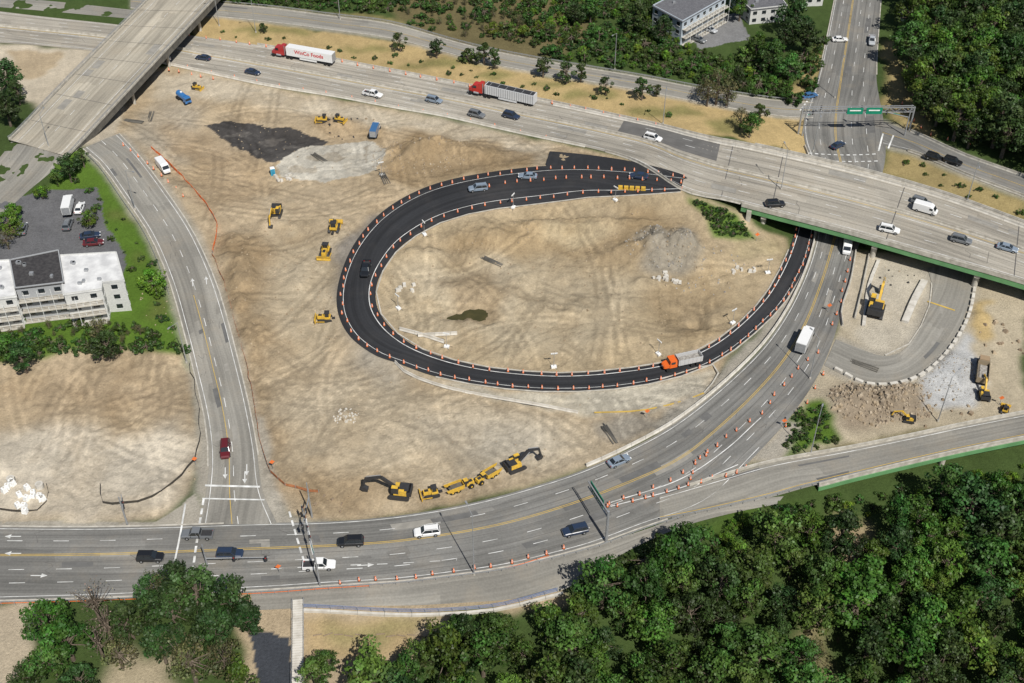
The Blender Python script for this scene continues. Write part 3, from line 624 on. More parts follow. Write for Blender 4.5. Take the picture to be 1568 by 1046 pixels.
tr=N(nt,'ShaderNodeBsdfTranslucent');L.new(hs.outputs[0],tr.inputs['Color']);mxs=N(nt,'ShaderNodeMixShader');mxs.inputs[0].default_value=.28
out=nt.nodes['Material Output'];L.new(b.outputs[0],mxs.inputs[1]);L.new(tr.outputs[0],mxs.inputs[2]);L.new(mxs.outputs[0],out.inputs['Surface'])
def tree_mesh(seed,h,r,ncl,nlf,base,ls=.32,cz=.58,rz=.4,cone=.45,crr=(.15,.33)):
    g=np.random.default_rng(seed);mb=MB();mb.cyl((0,0,-1.5),(0,0,h*.5),r*.09+.08,r*.05+.05,'bark',8);mb.cyl((0,0,h*.5),(0,0,h*.8),r*.05+.05,.04,'bark',6)
    C=[];lob=g.uniform(0,6.28,3)
    while len(C)<ncl:
        p=g.uniform(-1,1,3);d=np.linalg.norm(p)
        if .4<d<1 and p[2]>-.8:
            a=math.atan2(p[1],p[0]);k=(1+.22*math.sin(2*a+lob[0])+.18*math.sin(3*a+lob[1]))*(1-cone*max(0,p[2]));C.append((p[0]*k,p[1]*k,p[2]))
    C=np.array(C);C[:,0]*=r;C[:,1]*=r;C[:,2]=h*cz+C[:,2]*h*rz
    for c in C[::2]:
        z0=g.uniform(.25,.55)*h;mb.cyl((0,0,z0),tuple(c),r*.025+.03,.03,'bark',5)
    V=[];cols=[]
    for c in C:
        cr=r*g.uniform(*crr);n=int(nlf*(cr/(r*.28))**2);d=g.standard_normal((n,3));d/=np.linalg.norm(d,axis=1)[:,None];d[:,2]*=.65
        p=c+d*cr*g.uniform(.7,1.12,(n,1));nn=d+np.array([0,0,.35])+g.standard_normal((n,3))*.38;nn/=np.linalg.norm(nn,axis=1)[:,None]
        a=np.cross(nn,g.standard_normal((n,3)));a/=np.linalg.norm(a,axis=1)[:,None];bb=np.cross(nn,a);s=(ls*g.uniform(.5,1.2,(n,1)))
        V.append(np.stack([p-a*s,p-bb*s*.7,p+a*s,p+bb*s*.7],1).reshape(-1,3))
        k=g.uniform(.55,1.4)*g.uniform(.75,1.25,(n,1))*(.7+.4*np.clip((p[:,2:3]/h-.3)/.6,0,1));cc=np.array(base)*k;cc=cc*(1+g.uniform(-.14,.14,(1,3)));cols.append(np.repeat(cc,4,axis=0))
    V=np.vstack(V);cols=np.vstack(cols);nl=len(V)//4;li=mb.mi(lm);o=len(mb.v);mb.v+=[tuple(v) for v in V.tolist()]
    mb.f+=[[o+4*i,o+4*i+1,o+4*i+2,o+4*i+3] for i in range(nl)];mb.m+=[li]*nl
    me=mb.mesh('tree');ca=me.color_attributes.new('Col','FLOAT_COLOR','POINT');full=np.ones((len(mb.v),4));full[:,:3]=.1;full[o:,:3]=cols;ca.data.foreach_set('color',full.astype(np.float32).ravel());return me
LG=(.095,.17,.028);MG=(.072,.13,.027);DG=(.05,.09,.025);BG=(.14,.22,.025);OG=(.13,.13,.055)
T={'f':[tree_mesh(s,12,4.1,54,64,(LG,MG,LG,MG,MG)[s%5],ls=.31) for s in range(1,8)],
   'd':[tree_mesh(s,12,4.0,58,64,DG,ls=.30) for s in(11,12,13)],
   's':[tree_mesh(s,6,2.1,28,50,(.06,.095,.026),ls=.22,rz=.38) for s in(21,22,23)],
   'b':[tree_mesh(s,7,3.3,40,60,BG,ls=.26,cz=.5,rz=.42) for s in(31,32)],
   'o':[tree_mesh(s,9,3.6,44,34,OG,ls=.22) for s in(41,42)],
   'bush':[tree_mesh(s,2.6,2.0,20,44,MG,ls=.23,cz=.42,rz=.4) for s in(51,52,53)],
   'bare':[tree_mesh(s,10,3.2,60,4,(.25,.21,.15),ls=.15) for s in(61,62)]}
HT={'f':12,'d':12,'s':6,'b':7,'o':9,'bush':2.6,'bare':10}
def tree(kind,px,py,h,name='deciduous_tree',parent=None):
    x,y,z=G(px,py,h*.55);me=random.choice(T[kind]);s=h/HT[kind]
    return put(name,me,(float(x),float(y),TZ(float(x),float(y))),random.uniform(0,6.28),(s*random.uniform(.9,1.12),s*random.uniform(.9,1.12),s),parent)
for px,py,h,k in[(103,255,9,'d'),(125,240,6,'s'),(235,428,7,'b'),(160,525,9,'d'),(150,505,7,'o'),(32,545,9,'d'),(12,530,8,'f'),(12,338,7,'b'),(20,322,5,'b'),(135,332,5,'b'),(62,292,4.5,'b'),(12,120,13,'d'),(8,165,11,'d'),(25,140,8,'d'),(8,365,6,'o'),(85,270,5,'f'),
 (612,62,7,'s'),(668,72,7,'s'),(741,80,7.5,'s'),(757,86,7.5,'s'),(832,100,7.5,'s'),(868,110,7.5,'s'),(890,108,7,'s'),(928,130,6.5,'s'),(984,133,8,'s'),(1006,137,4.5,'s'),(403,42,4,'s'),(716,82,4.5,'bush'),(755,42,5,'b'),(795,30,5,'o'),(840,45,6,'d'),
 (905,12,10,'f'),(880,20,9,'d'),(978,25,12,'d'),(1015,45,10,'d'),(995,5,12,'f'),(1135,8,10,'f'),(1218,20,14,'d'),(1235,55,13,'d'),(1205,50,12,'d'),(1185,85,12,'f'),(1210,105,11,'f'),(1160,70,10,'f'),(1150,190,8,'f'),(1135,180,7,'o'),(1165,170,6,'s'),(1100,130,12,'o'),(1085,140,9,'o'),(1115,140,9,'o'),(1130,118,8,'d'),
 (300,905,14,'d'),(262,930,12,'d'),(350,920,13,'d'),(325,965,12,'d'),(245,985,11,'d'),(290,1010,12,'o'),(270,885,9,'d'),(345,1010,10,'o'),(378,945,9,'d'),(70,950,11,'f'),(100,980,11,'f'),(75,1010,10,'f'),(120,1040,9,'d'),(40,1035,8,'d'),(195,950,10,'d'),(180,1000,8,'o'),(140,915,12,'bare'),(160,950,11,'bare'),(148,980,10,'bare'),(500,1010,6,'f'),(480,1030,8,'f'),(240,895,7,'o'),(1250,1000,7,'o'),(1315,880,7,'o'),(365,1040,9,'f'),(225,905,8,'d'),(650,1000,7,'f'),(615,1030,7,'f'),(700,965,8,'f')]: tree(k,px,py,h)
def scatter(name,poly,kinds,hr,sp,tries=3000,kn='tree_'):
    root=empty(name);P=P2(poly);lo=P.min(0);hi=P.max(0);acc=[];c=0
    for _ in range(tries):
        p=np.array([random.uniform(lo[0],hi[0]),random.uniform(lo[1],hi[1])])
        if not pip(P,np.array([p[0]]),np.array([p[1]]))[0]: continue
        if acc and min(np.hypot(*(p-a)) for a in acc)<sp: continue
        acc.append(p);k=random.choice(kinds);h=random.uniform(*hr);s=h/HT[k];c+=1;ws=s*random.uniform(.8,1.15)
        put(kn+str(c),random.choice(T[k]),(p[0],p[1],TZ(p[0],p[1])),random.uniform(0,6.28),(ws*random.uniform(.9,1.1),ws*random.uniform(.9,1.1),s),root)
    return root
scatter('forest',[(560,1110),(575,1070),(640,1045),(690,1000),(760,985),(850,970),(890,930),(930,905),(1050,865),(1150,842),(1250,824),(1290,830),(1285,920),(1240,960),(1230,1100)],['f','f','f','d'],(7.5,14.5),5.0)
scatter('forest',[(1330,830),(1440,785),(1620,755),(1620,1120),(1290,1120),(1300,960),(1320,900)],['f','f','d','f'],(8,15),5.0)
scatter('forest',[(1400,-40),(1640,-60),(1640,285),(1540,250),(1460,222),(1415,190),(1382,130),(1378,60)],['f','d','f','d'],(10,17),5.2)
scatter('hillside_shrubs',[(330,-30),(600,-30),(620,22),(500,15),(340,0)],['bush'],(2,3.5),2.4,2000,'shrub_')
scatter('hillside_shrubs',[(780,-40),(1020,-40),(1040,70),(1200,140),(1180,148),(1000,115),(860,92),(800,60)],['bush','bush','b'],(2.2,4.5),3.0,2600,'shrub_')
scatter('hillside_shrubs',[(600,-30),(790,-30),(800,66),(700,58),(620,34)],['bush','bush','o'],(1.5,3.4),3.1,1500,'shrub_')
scatter('hedge_shrubs',[(-20,512),(90,500),(200,498),(285,540),(200,535),(100,545),(-20,550)],['bush','bush','o'],(1.5,3),2.2,900,'shrub_')
scatter('verge_shrubs',[(1060,305),(1125,335),(1150,362),(1100,362),(1085,335)],['bush'],(.8,1.8),1.3,600,'shrub_')
scatter('verge_shrubs',[(1200,650),(1255,618),(1285,680),(1205,698)],['bush'],(.8,2),1.8,400,'shrub_')
scatter('verge_shrubs',[(1020,835),(1260,765),(1320,760),(1568,715),(1568,760),(1300,800),(1100,845),(960,880)],['bush','bush','b'],(1.2,4),2.6,1600,'shrub_')
scatter('verge_shrubs',[(330,45),(600,82),(860,135),(1040,175),(1040,183),(850,150),(600,100),(330,52)],['bush'],(.6,1.5),3.6,900,'shrub_')
scatter('verge_shrubs',[(1230,170),(1262,60),(1225,100),(1140,90),(1100,110),(1180,150)],['bush','f'],(2,6),3.4,700,'shrub_')
scatter('verge_shrubs',[(120,245),(160,300),(225,380),(280,520),(250,500),(190,400),(110,270)],['bush'],(.5,1.8),3.6,700,'shrub_')
scatter('verge_shrubs',[(1290,800),(1325,800),(1325,920),(1240,1046),(1230,960),(1285,920)],['bush','o'],(1,3.5),4.,500,'shrub_')
scatter('verge_shrubs',[(1365,235),(1440,255),(1500,285),(1568,315),(1568,335),(1440,290)],['bush'],(.6,1.6),4,400,'shrub_')
# ---------------------------------------------------------------- VEHICLES
def ring(x,hw,z0,z1):
    c=min(.12,(z1-z0)*.3);return [(x,-hw+c,z0),(x,hw-c,z0),(x,hw,z0+c),(x,hw,z1-c),(x,hw-c*1.3,z1),(x,-hw+c*1.3,z1),(x,-hw,z1-c),(x,-hw,z0+c)]
def wheels(mb,xs,w,r=.34,t=.24):
    for x in xs:
        for s in(-1,1):
            y=s*(w/2-t/2+.02);mb.cyl((x,y-t/2,r),(x,y+t/2,r),r,r,'rub',14);mb.cyl((x,y+s*t*.3,r),(x,y+s*(t/2+.015),r),r*.55,r*.5,'steel',8)
def cabin(mb,b0,b1,t0,t1,zb,zt,wb,wt,pm):
    B=[(b0,-wb,zb),(b1,-wb,zb),(b1,wb,zb),(b0,wb,zb)];Tp=[(t0,-wt,zt),(t1,-wt,zt),(t1,wt,zt),(t0,wt,zt)]
    mb.add(B+Tp,[(0,1,5,4),(1,2,6,5),(2,3,7,6),(3,0,4,7)],'glass')
    mb.loft([[(x,y*1.02,zt-.03+d) for x,y in((t0-.05,-wt),(t1+.05,-wt),(t1+.05,wt),(t0-.05,wt))] for d in(0,.08)],pm)
    for i in range(4): mb.seg(B[i],Tp[i],.09,.07,pm)
    xm=(t0+t1)/2-.1
    for s in(-1,1): mb.seg((xm,s*wb*1.0,zb),(xm,s*wt*1.01,zt),.1,.05,pm)
VC={}
def car_mesh(kind,c):
    k=(kind,c)
    if k in VC: return VC[k]
    mb=MB();pm=paintm(c)
    if kind=='sedan':
        mb.loft([ring(-2.4,.72,.45,.85),ring(-2.25,.88,.28,.98),ring(-1.4,.92,.24,1.0),ring(0,.93,.22,.95),ring(1.2,.92,.24,.93),ring(2.1,.86,.28,.78),ring(2.4,.68,.4,.62)],pm)
        cabin(mb,-1.95,1.05,-1.2,.25,.92,1.42,.82,.62,pm);wheels(mb,(-1.45,1.45),1.86);L_=2.4
    elif kind=='suv':
        mb.loft([ring(-2.4,.8,.5,1.05),ring(-2.3,.93,.35,1.12),ring(-1,.96,.3,1.12),ring(1.1,.96,.3,1.1),ring(2.15,.9,.35,.98),ring(2.42,.75,.45,.8)],pm)
        cabin(mb,-2.3,1.15,-2.0,.45,1.08,1.72,.87,.70,pm);wheels(mb,(-1.45,1.5),1.94,.38);L_=2.4
        for s in(-1,1): mb.seg((-1.8,s*.6,1.80),(.3,s*.6,1.80),.05,.06,'dark')
    elif kind=='pickup':
        mb.loft([ring(-.4,.97,.45,1.15),ring(1.5,.97,.4,1.13),ring(2.6,.92,.42,1.02),ring(2.9,.8,.5,.85)],pm)
        cabin(mb,-.75,1.4,-.6,.75,1.1,1.82,.86,.72,pm)
        mb.box((-1.8,0,.62),(2.3,1.9,.35),pm)
        for s in(-1,1): mb.box((-1.8,s*.9,.97),(2.3,.12,.42),pm)
        mb.box((-2.9,0,.95),(.1,1.9,.45),pm);mb.box((-1.8,0,.81),(2.1,1.66,.04),'dark');wheels(mb,(-1.95,1.75),1.96,.4);L_=2.8
    elif kind=='van':
        mb.loft([ring(-2.9,.9,.4,2.25),ring(-2.8,.98,.35,2.4),ring(1.2,.98,.35,2.4),ring(1.75,.96,.35,2.1),ring(2.35,.95,.35,1.25),ring(2.85,.85,.4,1.0)],pm)
        mb.add([(1.85,-.8,2.0),(1.85,.8,2.0),(2.42,.85,1.28),(2.42,-.85,1.28)],[(0,1,2,3)],'glass')
        for s in(-1,1): mb.box((1.4,s*.985,1.65),(.8,.03,.5),'glass')
        wheels(mb,(-1.8,1.9),1.96,.37);L_=2.85
    for s in(-1,1):
        mb.box((L_-.1,s*.6,.68),(.2,.35,.14),'refl');mb.box((-L_+.03,s*.68,.82),(.1,.25,.16),M['tail'])
        mb.box((.95 if kind!='van' else 1.9,s*1.02,1.02),(.12,.18,.12),'dark')
    mb.box((0,0,.3),(L_*1.5,1.5,.1),'dark')
    VC[k]=mb.mesh(kind);return VC[k]
M['tail']=plain('tail_lamp_red',(.4,.02,.02),rough=.3)
WH=(.78,.78,.77);BK=(.015,.016,.018);NV=(.025,.04,.075);GY=(.16,.17,.18);SV=(.42,.44,.46);RD=(.12,.016,.02);BL=(.05,.14,.30);LB=(.22,.27,.33)
def veh(kind,c,px,py,dx,dy,z=None,name=None,lift=.13,sc=1.06):
    if z is None: x,y,_=G(px,py,.8);zz=float(Hb(x,y))+lift
    else: x,y=ray(px,py,z+.8);zz=z+.1
    return put(name or{'sedan':'car','suv':'suv','pickup':'pickup_truck','van':'van'}[kind],car_mesh(kind,c),(float(x),float(y),zz),hd(px,py,dx,dy),sc)
for a in[('suv',WH,249,90,-1,-.2),('sedan',NV,311,88,-1,-.15),('sedan',NV,387,110,1,.2),('pickup',WH,571,144,1,.2),('suv',LB,665,153,1,.2),('suv',GY,730,175,1,.22),('suv',NV,783,177,1,.22),('suv',WH,1000,211,1,.2),
 ('sedan',LB,808,269,-1,0),('suv',LB,732,288,-1,.15),('sedan',NV,978,269,-1,-.08),('pickup',BK,560,412,-.2,1),
 ('pickup',GY,302,818,-1,0),('suv',BK,230,853,1,0),('suv',NV,352,848,1,0),('suv',BK,537,829,-1,.03),('suv',WH,654,814,-1,.12),('suv',NV,881,812,-1,.2),('sedan',LB,948,705,1,-.42),('pickup',WH,489,865,1,-.03),('suv',RD,345,688,-.03,1),
 ('sedan',WH,1286,60,1,.0),('pickup',SV,1335,62,0,1),('sedan',BL,1240,146,1,-.2),('sedan',NV,1283,222,1,-.5),('suv',BK,1431,241,1,.2),('suv',BK,1459,247,1,.2),('van',WH,250,256,.6,.75),
 ('suv',GY,104,343,.3,-1),('sedan',NV,138,360,1,-.15),('sedan',RD,143,371,1,-.1),('sedan',WH,122,318,.3,-1),('sedan',GY,35,350,.2,-1),('sedan',SV,1087,45,1,.4),('sedan',GY,1070,60,1,.4),('sedan',WH,1385,18,1,-.3),('pickup',SV,1392,28,1,-.3),('van',WH,1297,378,-.1,1)]: veh(*a)
for a in[('suv',BK,1187,312,1,.2),('suv',GY,1411,309,1,.24),('van',WH,1417,321,1,.24),('suv',WH,1362,351,1,.2),('suv',GY,1472,367,1,.25),('sedan',LB,1543,379,1,.25)]: veh(*a,z=6.0)
def semi(px,py,dx,dy,cabc,txt=None,hop=False,name='semi_truck'):
    x,y,_=G(px,py,2.0);a=hd(px,py,dx,dy);root=empty(name,(float(x),float(y),float(Hb(x,y))+.12));root.rotation_euler=(0,0,a)
    mb=MB();p=paintm(WH if not hop else (.6,.61,.62));mb.box((-3,0,2.7),(16,2.6,2.85),p);mb.box((-3,0,1.15),(15.6,1.2,.25),'dark')
    for i in range(22):
        for s in(-1,1): mb.box((-10.6+i*.73,s*1.31,2.7),(.07 if not hop else .2,.05,2.7),p if not hop else 'steel')
    if hop:
        mb.box((-3,0,4.135),(15.4,2.2,.04),'dark')
        for i in range(6): mb.box((-9.6+i*2.6,0,4.2),(.12,2.5,.1),'steel')
    else:
        mb.box((-11.03,0,2.7),(.06,2.4,2.7),'steel')
    for xx in(-9.7,-8.4): 
        for s in(-1,1): mb.cyl((xx,s*.75,.5),(xx,s*1.28,.5),.5,.5,'rub',14)
    for s in(-1,1): mb.box((-2.5,s*1.2,.8),(6,.05,.6),p)
    put('trailer',mb.mesh('trailer'),parent=root)
    mb=MB();c=paintm(cabc);mb.box((7.9,0,2.2),(2.2,2.4,2.4),c,top=(.95,.9));mb.box((6.5,0,2.5),(1.3,2.4,3.0),c,top=(.9,.9))
    mb.loft([[(q,-w_,1.0),(q,w_,1.0),(q,w_,z1),(q,-w_,z1)] for q,w_,z1 in((9.0,1.0,2.0),(10.2,.9,1.85),(10.6,.7,1.6))],c);mb.box((9.02,0,2.75),(.06,2.0,.8),'glass',ry=-.15)
    for s in(-1,1): mb.box((8.3,s*1.18,2.75),(1.0,.06,.75),'glass');mb.cyl((5.7,s*1.0,1.2),(5.7,s*1.0,4.2),.1,.1,'steel',8);mb.cyl((7,s*1.15,.9),(8.6,s*1.15,.9),.32,.32,'steel',10)
    mb.box((10.65,0,.7),(.25,2.3,.35),'steel');mb.box((6,0,1.0),(8.5,.9,.3),'dark')
    for xx in(9.8,4.8,3.5):
        for s in(-1,1): mb.cyl((xx,s*.78,.5),(xx,s*1.25,.5),.5,.5,'rub',14)
    put('tractor',mb.mesh('tractor'),parent=root)
    if txt:
        cu=bpy.data.curves.new('lettering','FONT');cu.body=txt;cu.size=1.75;cu.align_x='CENTER';cu.align_y='CENTER';cu.extrude=.01;cu.offset=.025;cu.materials.append(M['tail2'])
        o=bpy.data.objects.new('lettering',cu);scene.collection.objects.link(o);o.parent=root
        o.location=(-3,1.36,2.9);o.rotation_euler=(math.pi/2,0,math.pi)
    return root
M['tail2']=plain('lettering_red',(.6,.03,.03),rough=.4)
semi(463,83,-1,-.17,(.4,.03,.03),'WinCo Foods');semi(768,143,-1,-.19,(.45,.03,.02),hop=True)
def dumptruck(px,py,dx,dy,c,bc,box=False,name='dump_truck',s=1.):
    x,y,_=G(px,py,1.5);mb=MB();p=paintm(c);q=paintm(bc)
    mb.box((0,0,.85),(8.6,1.0,.3),'dark');mb.box((2.3,0,1.9),(1.8,2.3,1.9),p,top=(.88,.92));mb.loft([[(a,-w,.9),(a,w,.9),(a,w,z),(a,-w,z)] for a,w,z in((3.2,1.0,1.85),(4.2,.9,1.6),(4.5,.7,1.4))],p)
    mb.box((3.2,0,2.3),(.06,1.8,.7),'glass',ry=-.15)
    for k in(-1,1): mb.box((2.4,k*1.13,2.25),(1.0,.06,.6),'glass')
    if box: mb.box((-1.9,0,2.45),(6.6,2.5,2.7),q);mb.box((-5.22,0,2.4),(.05,2.3,2.4),'steel');mb.box((-1.9,0,1.05),(6.4,2.4,.1),'dark')
    else:
        mb.box((-1.8,0,1.2),(5.8,2.4,.15),q)
        for k in(-1,1): mb.box((-1.8,k*1.2,1.95),(5.8,.1,1.4),q,);[mb.box((-4.3+i*1.0,k*1.28,1.95),(.12,.08,1.4),q) for i in range(6)]
        mb.box((-4.7,0,1.95),(.1,2.4,1.4),q);mb.box((1.1,0,2.1),(.1,2.4,1.7),q);mb.box((-1.8,0,1.9),(5.6,2.25,.5),M['rock'],top=(.8,.6))
    for xx in(3.5,-2.4,-3.7):
        for k in(-1,1): mb.cyl((xx,k*.75,.5),(xx,k*1.25,.5),.5,.5,'rub',14)
    return put(name,mb.mesh(name),(float(x),float(y),float(Hb(x,y))+.12),hd(px,py,dx,dy),s)
dumptruck(1043,553,-1,.22,(.75,.14,.02),(.5,.5,.5),s=1.0);dumptruck(1234,518,.42,-.9,WH,WH,box=True,name='box_truck',s=.95)
dumptruck(1505,565,.1,-1,(.35,.25,.15),(.3,.24,.16));dumptruck(575,197,.4,-1,WH,BL,s=.75,name='box_truck',box=True);dumptruck(105,312,.15,-1,WH,WH,box=True,name='motorhome',s=.85)
def tanker(px,py,dx,dy):
    x,y,_=G(px,py,1.2);mb=MB();c=paintm((.04,.17,.42));mb.box((2.2,0,1.5),(1.6,2.0,1.7),c,top=(.85,.9));mb.box((2.95,0,1.8),(.2,1.7,.6),'glass');mb.box((0,0,.8),(6,.9,.25),'dark')
    mb.cyl((-2.8,0,1.7),(1.2,0,1.7),.95,.95,c,14);mb.cyl((-1,0,2.6),(-1,0,2.85),.3,.3,'refl',8)
    for xx in(2.2,-1.6,-2.6):
        for k in(-1,1): mb.cyl((xx,k*.7,.5),(xx,k*1.1,.5),.5,.5,'rub',12)
    put('water_truck',mb.mesh('water_truck'),(float(x),float(y),TZ(float(x),float(y))+.05),hd(px,py,dx,dy))
tanker(281,150,.8,.6)
def excavator(px,py,dx,dy,bx=None,s=1.,c='cat',boomc=None,reach=1.):
    x,y,_=G(px,py,1.2);mb=MB();bc=boomc or c
    for k in(-1,1):
        mb.prism([(-2.1,.15),(-1.7,0),(1.7,0),(2.1,.15),(2.2,.5),(1.8,.9),(-1.8,.9),(-2.2,.5)],k*1.3-.3,k*1.3+.3,'dark')
    mb.box((0,0,.75),(2.2,2.0,.5),'dark');mb.cyl((0,0,.9),(0,0,1.2),.8,.8,'dark',14)
    mb.box((-.7,0,1.75),(3.4,2.7,1.1),c,top=(.96,.94));mb.box((-2.1,0,1.7),(.9,2.7,1.2),'dark');mb.box((-1.0,-.3,2.4),(1.9,1.7,.25),'dark');mb.box((-1.6,.6,2.4),(.8,.8,.2),'dark')
    mb.box((.7,.85,2.35),(1.5,.95,1.5),'dark',top=(.9,.9));mb.box((.7,.85,2.45),(1.54,.99,.8),'glass',top=(.95,.95));mb.box((.7,.85,3.12),(1.3,.85,.08),c)
    R=reach;mb.seg((.8,-.25,1.9),(3.2*R,-.25,4.4),.45,.7,bc);mb.seg((3.1*R,-.25,4.45),(5.9*R,-.25,3.5),.4,.5,bc);mb.seg((5.9*R,-.25,3.8),(6.5*R,-.25,1.3),.3,.45,bc)
    mb.cyl((1.2,-.6,2.0),(3.4*R,-.6,4.0),.09,.09,'steel',6);mb.cyl((3.2*R,-.25,5),(5.8*R,-.25,4.2),.09,.09,'steel',6)
    mb.prism([(6.5*R,1.5),(7.0*R,.9),(6.6*R,.2),(5.7*R,.15),(5.6*R,.8)],-.7,.3,'dark')
    return put('excavator',mb.mesh('excavator'),(float(x),float(y),TZ(float(x),float(y))+.02),hd(px,py,dx,dy),s)
def dozer(px,py,dx,dy,s=1.):
    x,y,_=G(px,py,1.);mb=MB()
    for k in(-1,1): mb.prism([(-1.9,.15),(-1.5,0),(1.5,0),(1.9,.15),(2.0,.5),(1.5,1.0),(-1.5,1.0),(-2.0,.5)],k*1.05-.28,k*1.05+.28,'dark')
    mb.box((.9,0,1.35),(2.2,1.2,1.0),'cat',top=(.95,.85));mb.box((1.2,0,1.9),(1.0,.7,.1),'dark');mb.box((-.8,0,1.2),(1.6,1.9,.6),'cat');mb.box((-.7,0,2.1),(1.2,1.3,1.3),'glass');mb.box((-.7,0,2.8),(1.4,1.6,.12),'dark')
    for a in(-1.3,-.1):
        for b_ in(-.7,.7): mb.seg((a,b_,1.3),(a,b_,2.8),.1,.1,'cat')
    for k in(-1,1): mb.seg((0,k*1.45,.5),(2.5,k*1.3,.5),.15,.2,'cat')
    mb.prism([(2.5,.05),(2.75,.1),(2.6,.6),(2.8,1.25),(2.6,1.25),(2.4,.6)],-1.75,1.75,'cat');mb.cyl((1.2,.3,1.8),(1.2,.3,2.5),.07,.07,'dark',6);mb.box((-2.4,0,.7),(.8,.5,.6),'dark')
    return put('bulldozer',mb.mesh('bulldozer'),(float(x),float(y),TZ(float(x),float(y))+.02),hd(px,py,dx,dy),s)
def artic(px,py,dx,dy,s=1.):
    x,y,_=G(px,py,1.3);mb=MB();mb.box((3.2,0,1.6),(2.6,1.7,1.1),'cat',top=(.9,.9));mb.box((1.9,0,2.3),(1.4,1.5,1.7),'dark',top=(.9,.9));mb.box((1.9,0,2.5),(1.46,1.54,.8),'glass',top=(.95,.95));mb.box((1.9,0,3.2),(1.3,1.4,.08),'cat');mb.box((0,0,1.1),(5,.8,.5),'dark');mb.box((3.4,0,2.2),(1.2,1.0,.1),'dark')
    for k in(-1,1): mb.prism([(-4.7,2.5),(-4.3,1.5),(-3.2,1.1),(.8,1.1),(1.1,2.7)],k*1.35-.07,k*1.35+.07,'cat')
    mb.box((.95,0,1.9),(.12,2.6,1.5),'cat');mb.box((-1.3,0,1.25),(4.2,2.6,.2),'dconc');mb.box((-1.0,0,1.5),(3.4,2.5,.3),'dconc')
    for xx in(3.3,-1.0,-2.8):
        for k in(-1,1): mb.cyl((xx,k*.8,.8),(xx,k*1.4,.8),.8,.8,'rub',16);mb.cyl((xx,k*1.3,.8),(xx,k*1.43,.8),.35,.3,'cat',8)
    return put('articulated_dump_truck',mb.mesh('adt'),(float(x),float(y),TZ(float(x),float(y))+.02),hd(px,py,dx,dy),s)
excavator(422,325,-.35,1,s=.95);dozer(512,348,.3,-1,1.0);dozer(498,384,-.3,1,1.0);dozer(497,484,-1,.1,.85);excavator(612,753,-1,-.1,s=1.0,boomc='dark',reach=1.15);dozer(660,751,-1,.2,.82)
artic(704,741,1,-.35,.68);artic(747,724,-1,.6,.66);excavator(789,711,1,-.4,s=.9,boomc='dark');excavator(1341,472,.25,-1,s=1.3);excavator(1508,602,-.2,-1,s=.75);dozer(301,133,1,.2,.7)
dozer(494,182,-1,0,.8);dozer(520,187,1,.2,.75);excavator(1392,640,-1,-.2,s=.55,boomc='cat');dozer(1540,625,.2,-1,.6)
# ---------------------------------------------------------------- street furniture
mb=MB();mb.cyl((0,0,0),(0,0,.08),.34,.34,'dark',8)
for i,(a,b_) in enumerate(((.08,.45),(.45,.52),(.52,.78),(.78,.84),(.84,1.05))): mb.cyl((0,0,a),(0,0,b_),.25-.03*i,.22-.03*i,'orange' if i%2==0 else 'refl',10)
CONE=mb.mesh('traffic_drum')
def cones(P,sp,name='traffic_drum_row',jit=.3,z=True,sc=1.):
    P=np.asarray(P);S=np.concatenate([[0],np.cumsum(np.linalg.norm(np.diff(P[:,:2],axis=0),axis=1))]);root=empty(name)
    for i,s in enumerate(np.arange(0,S[-1],sp)):
        s=s+random.uniform(-.4,.4);put('drum_%d'%i,CONE,tuple(float(np.interp(s,S,P[:,k]))+(random.uniform(-jit,jit) if k<2 else 0) for k in range(3)),0,random.uniform(.9,1.05)*sc,root)
cones(sub(LOOP.at(.12),0,1),3.3);cones(sub(LOOP.at(.90),.0,1),3.7);cones(sub(LOOP.at(.45),.0,.22),3.4);cones(HWY.at(.03)[60:200],5.5);cones(sub(HWY.at(.97),.2,.6),8)
for l,sp in(([(930,778),(990,764),(1060,742),(1110,730),(1150,716)],2.6),([(930,772),(1000,748),(1060,716),(1110,672),(1160,640)],3.6),([(1165,634),(1200,590),(1230,560),(1262,535)],3.6),([(1055,735),(1070,705),(1090,690)],2.2),([(520,893),(660,882),(780,864),(870,840)],3.6),
 ([(190,223),(225,250),(262,285),(290,310)],3.8),([(1300,400),(1290,450),(1272,510)],4.5),([(240,105),(280,112),(340,125)],4),([(1380,160),(1420,205),(1500,225)],5),([(1260,575),(1225,630),(1195,665)],5)): cones(pxline(l),sp)
rail(pxline([(232,228),(270,262),(318,318),(333,350),(325,390)],off=0),name='orange_fence',h=1.0,mat='orange',rails=(.2,.9),panel='orange')
rail(pxline([(325,390),(345,440),(362,500),(378,560),(388,620),(402,690),(425,735),(470,752),(505,757)],off=0),name='silt_fence',h=.8,mat='rust',rails=(.1,.7),panel='rust')
sf=plain('silt_fabric2',(.07,.06,.045))
rail(pxline([(290,560),(300,600),(306,650),(300,700),(270,735),(225,765),(160,772),(152,740)],off=0),name='silt_fence',h=.6,mat='dark',rails=(.1,.55),panel=sf)
rail(pxline([(0,782),(60,782),(73,760),(72,740)],off=0),name='silt_fence',h=.6,mat='dark',rails=(.1,.55),panel=sf)
rail(MAIN.at(1,1.2)[:60],name='orange_fence',h=.8,mat='orange',rails=(.6,))
rail(pxline([(480,903),(620,893),(760,875),(850,850)],off=0),name='orange_fence',h=.6,mat='orange',rails=(.4,))
barrier(pxline([(1278,566),(1330,590),(1392,584),(1442,550),(1480,492),(1494,432)],off=.05),'pale',name='concrete_block_row',seg=2.6,gap=.8,prof=[(-.35,0),(-.35,.75),(.35,.75),(.35,0)])
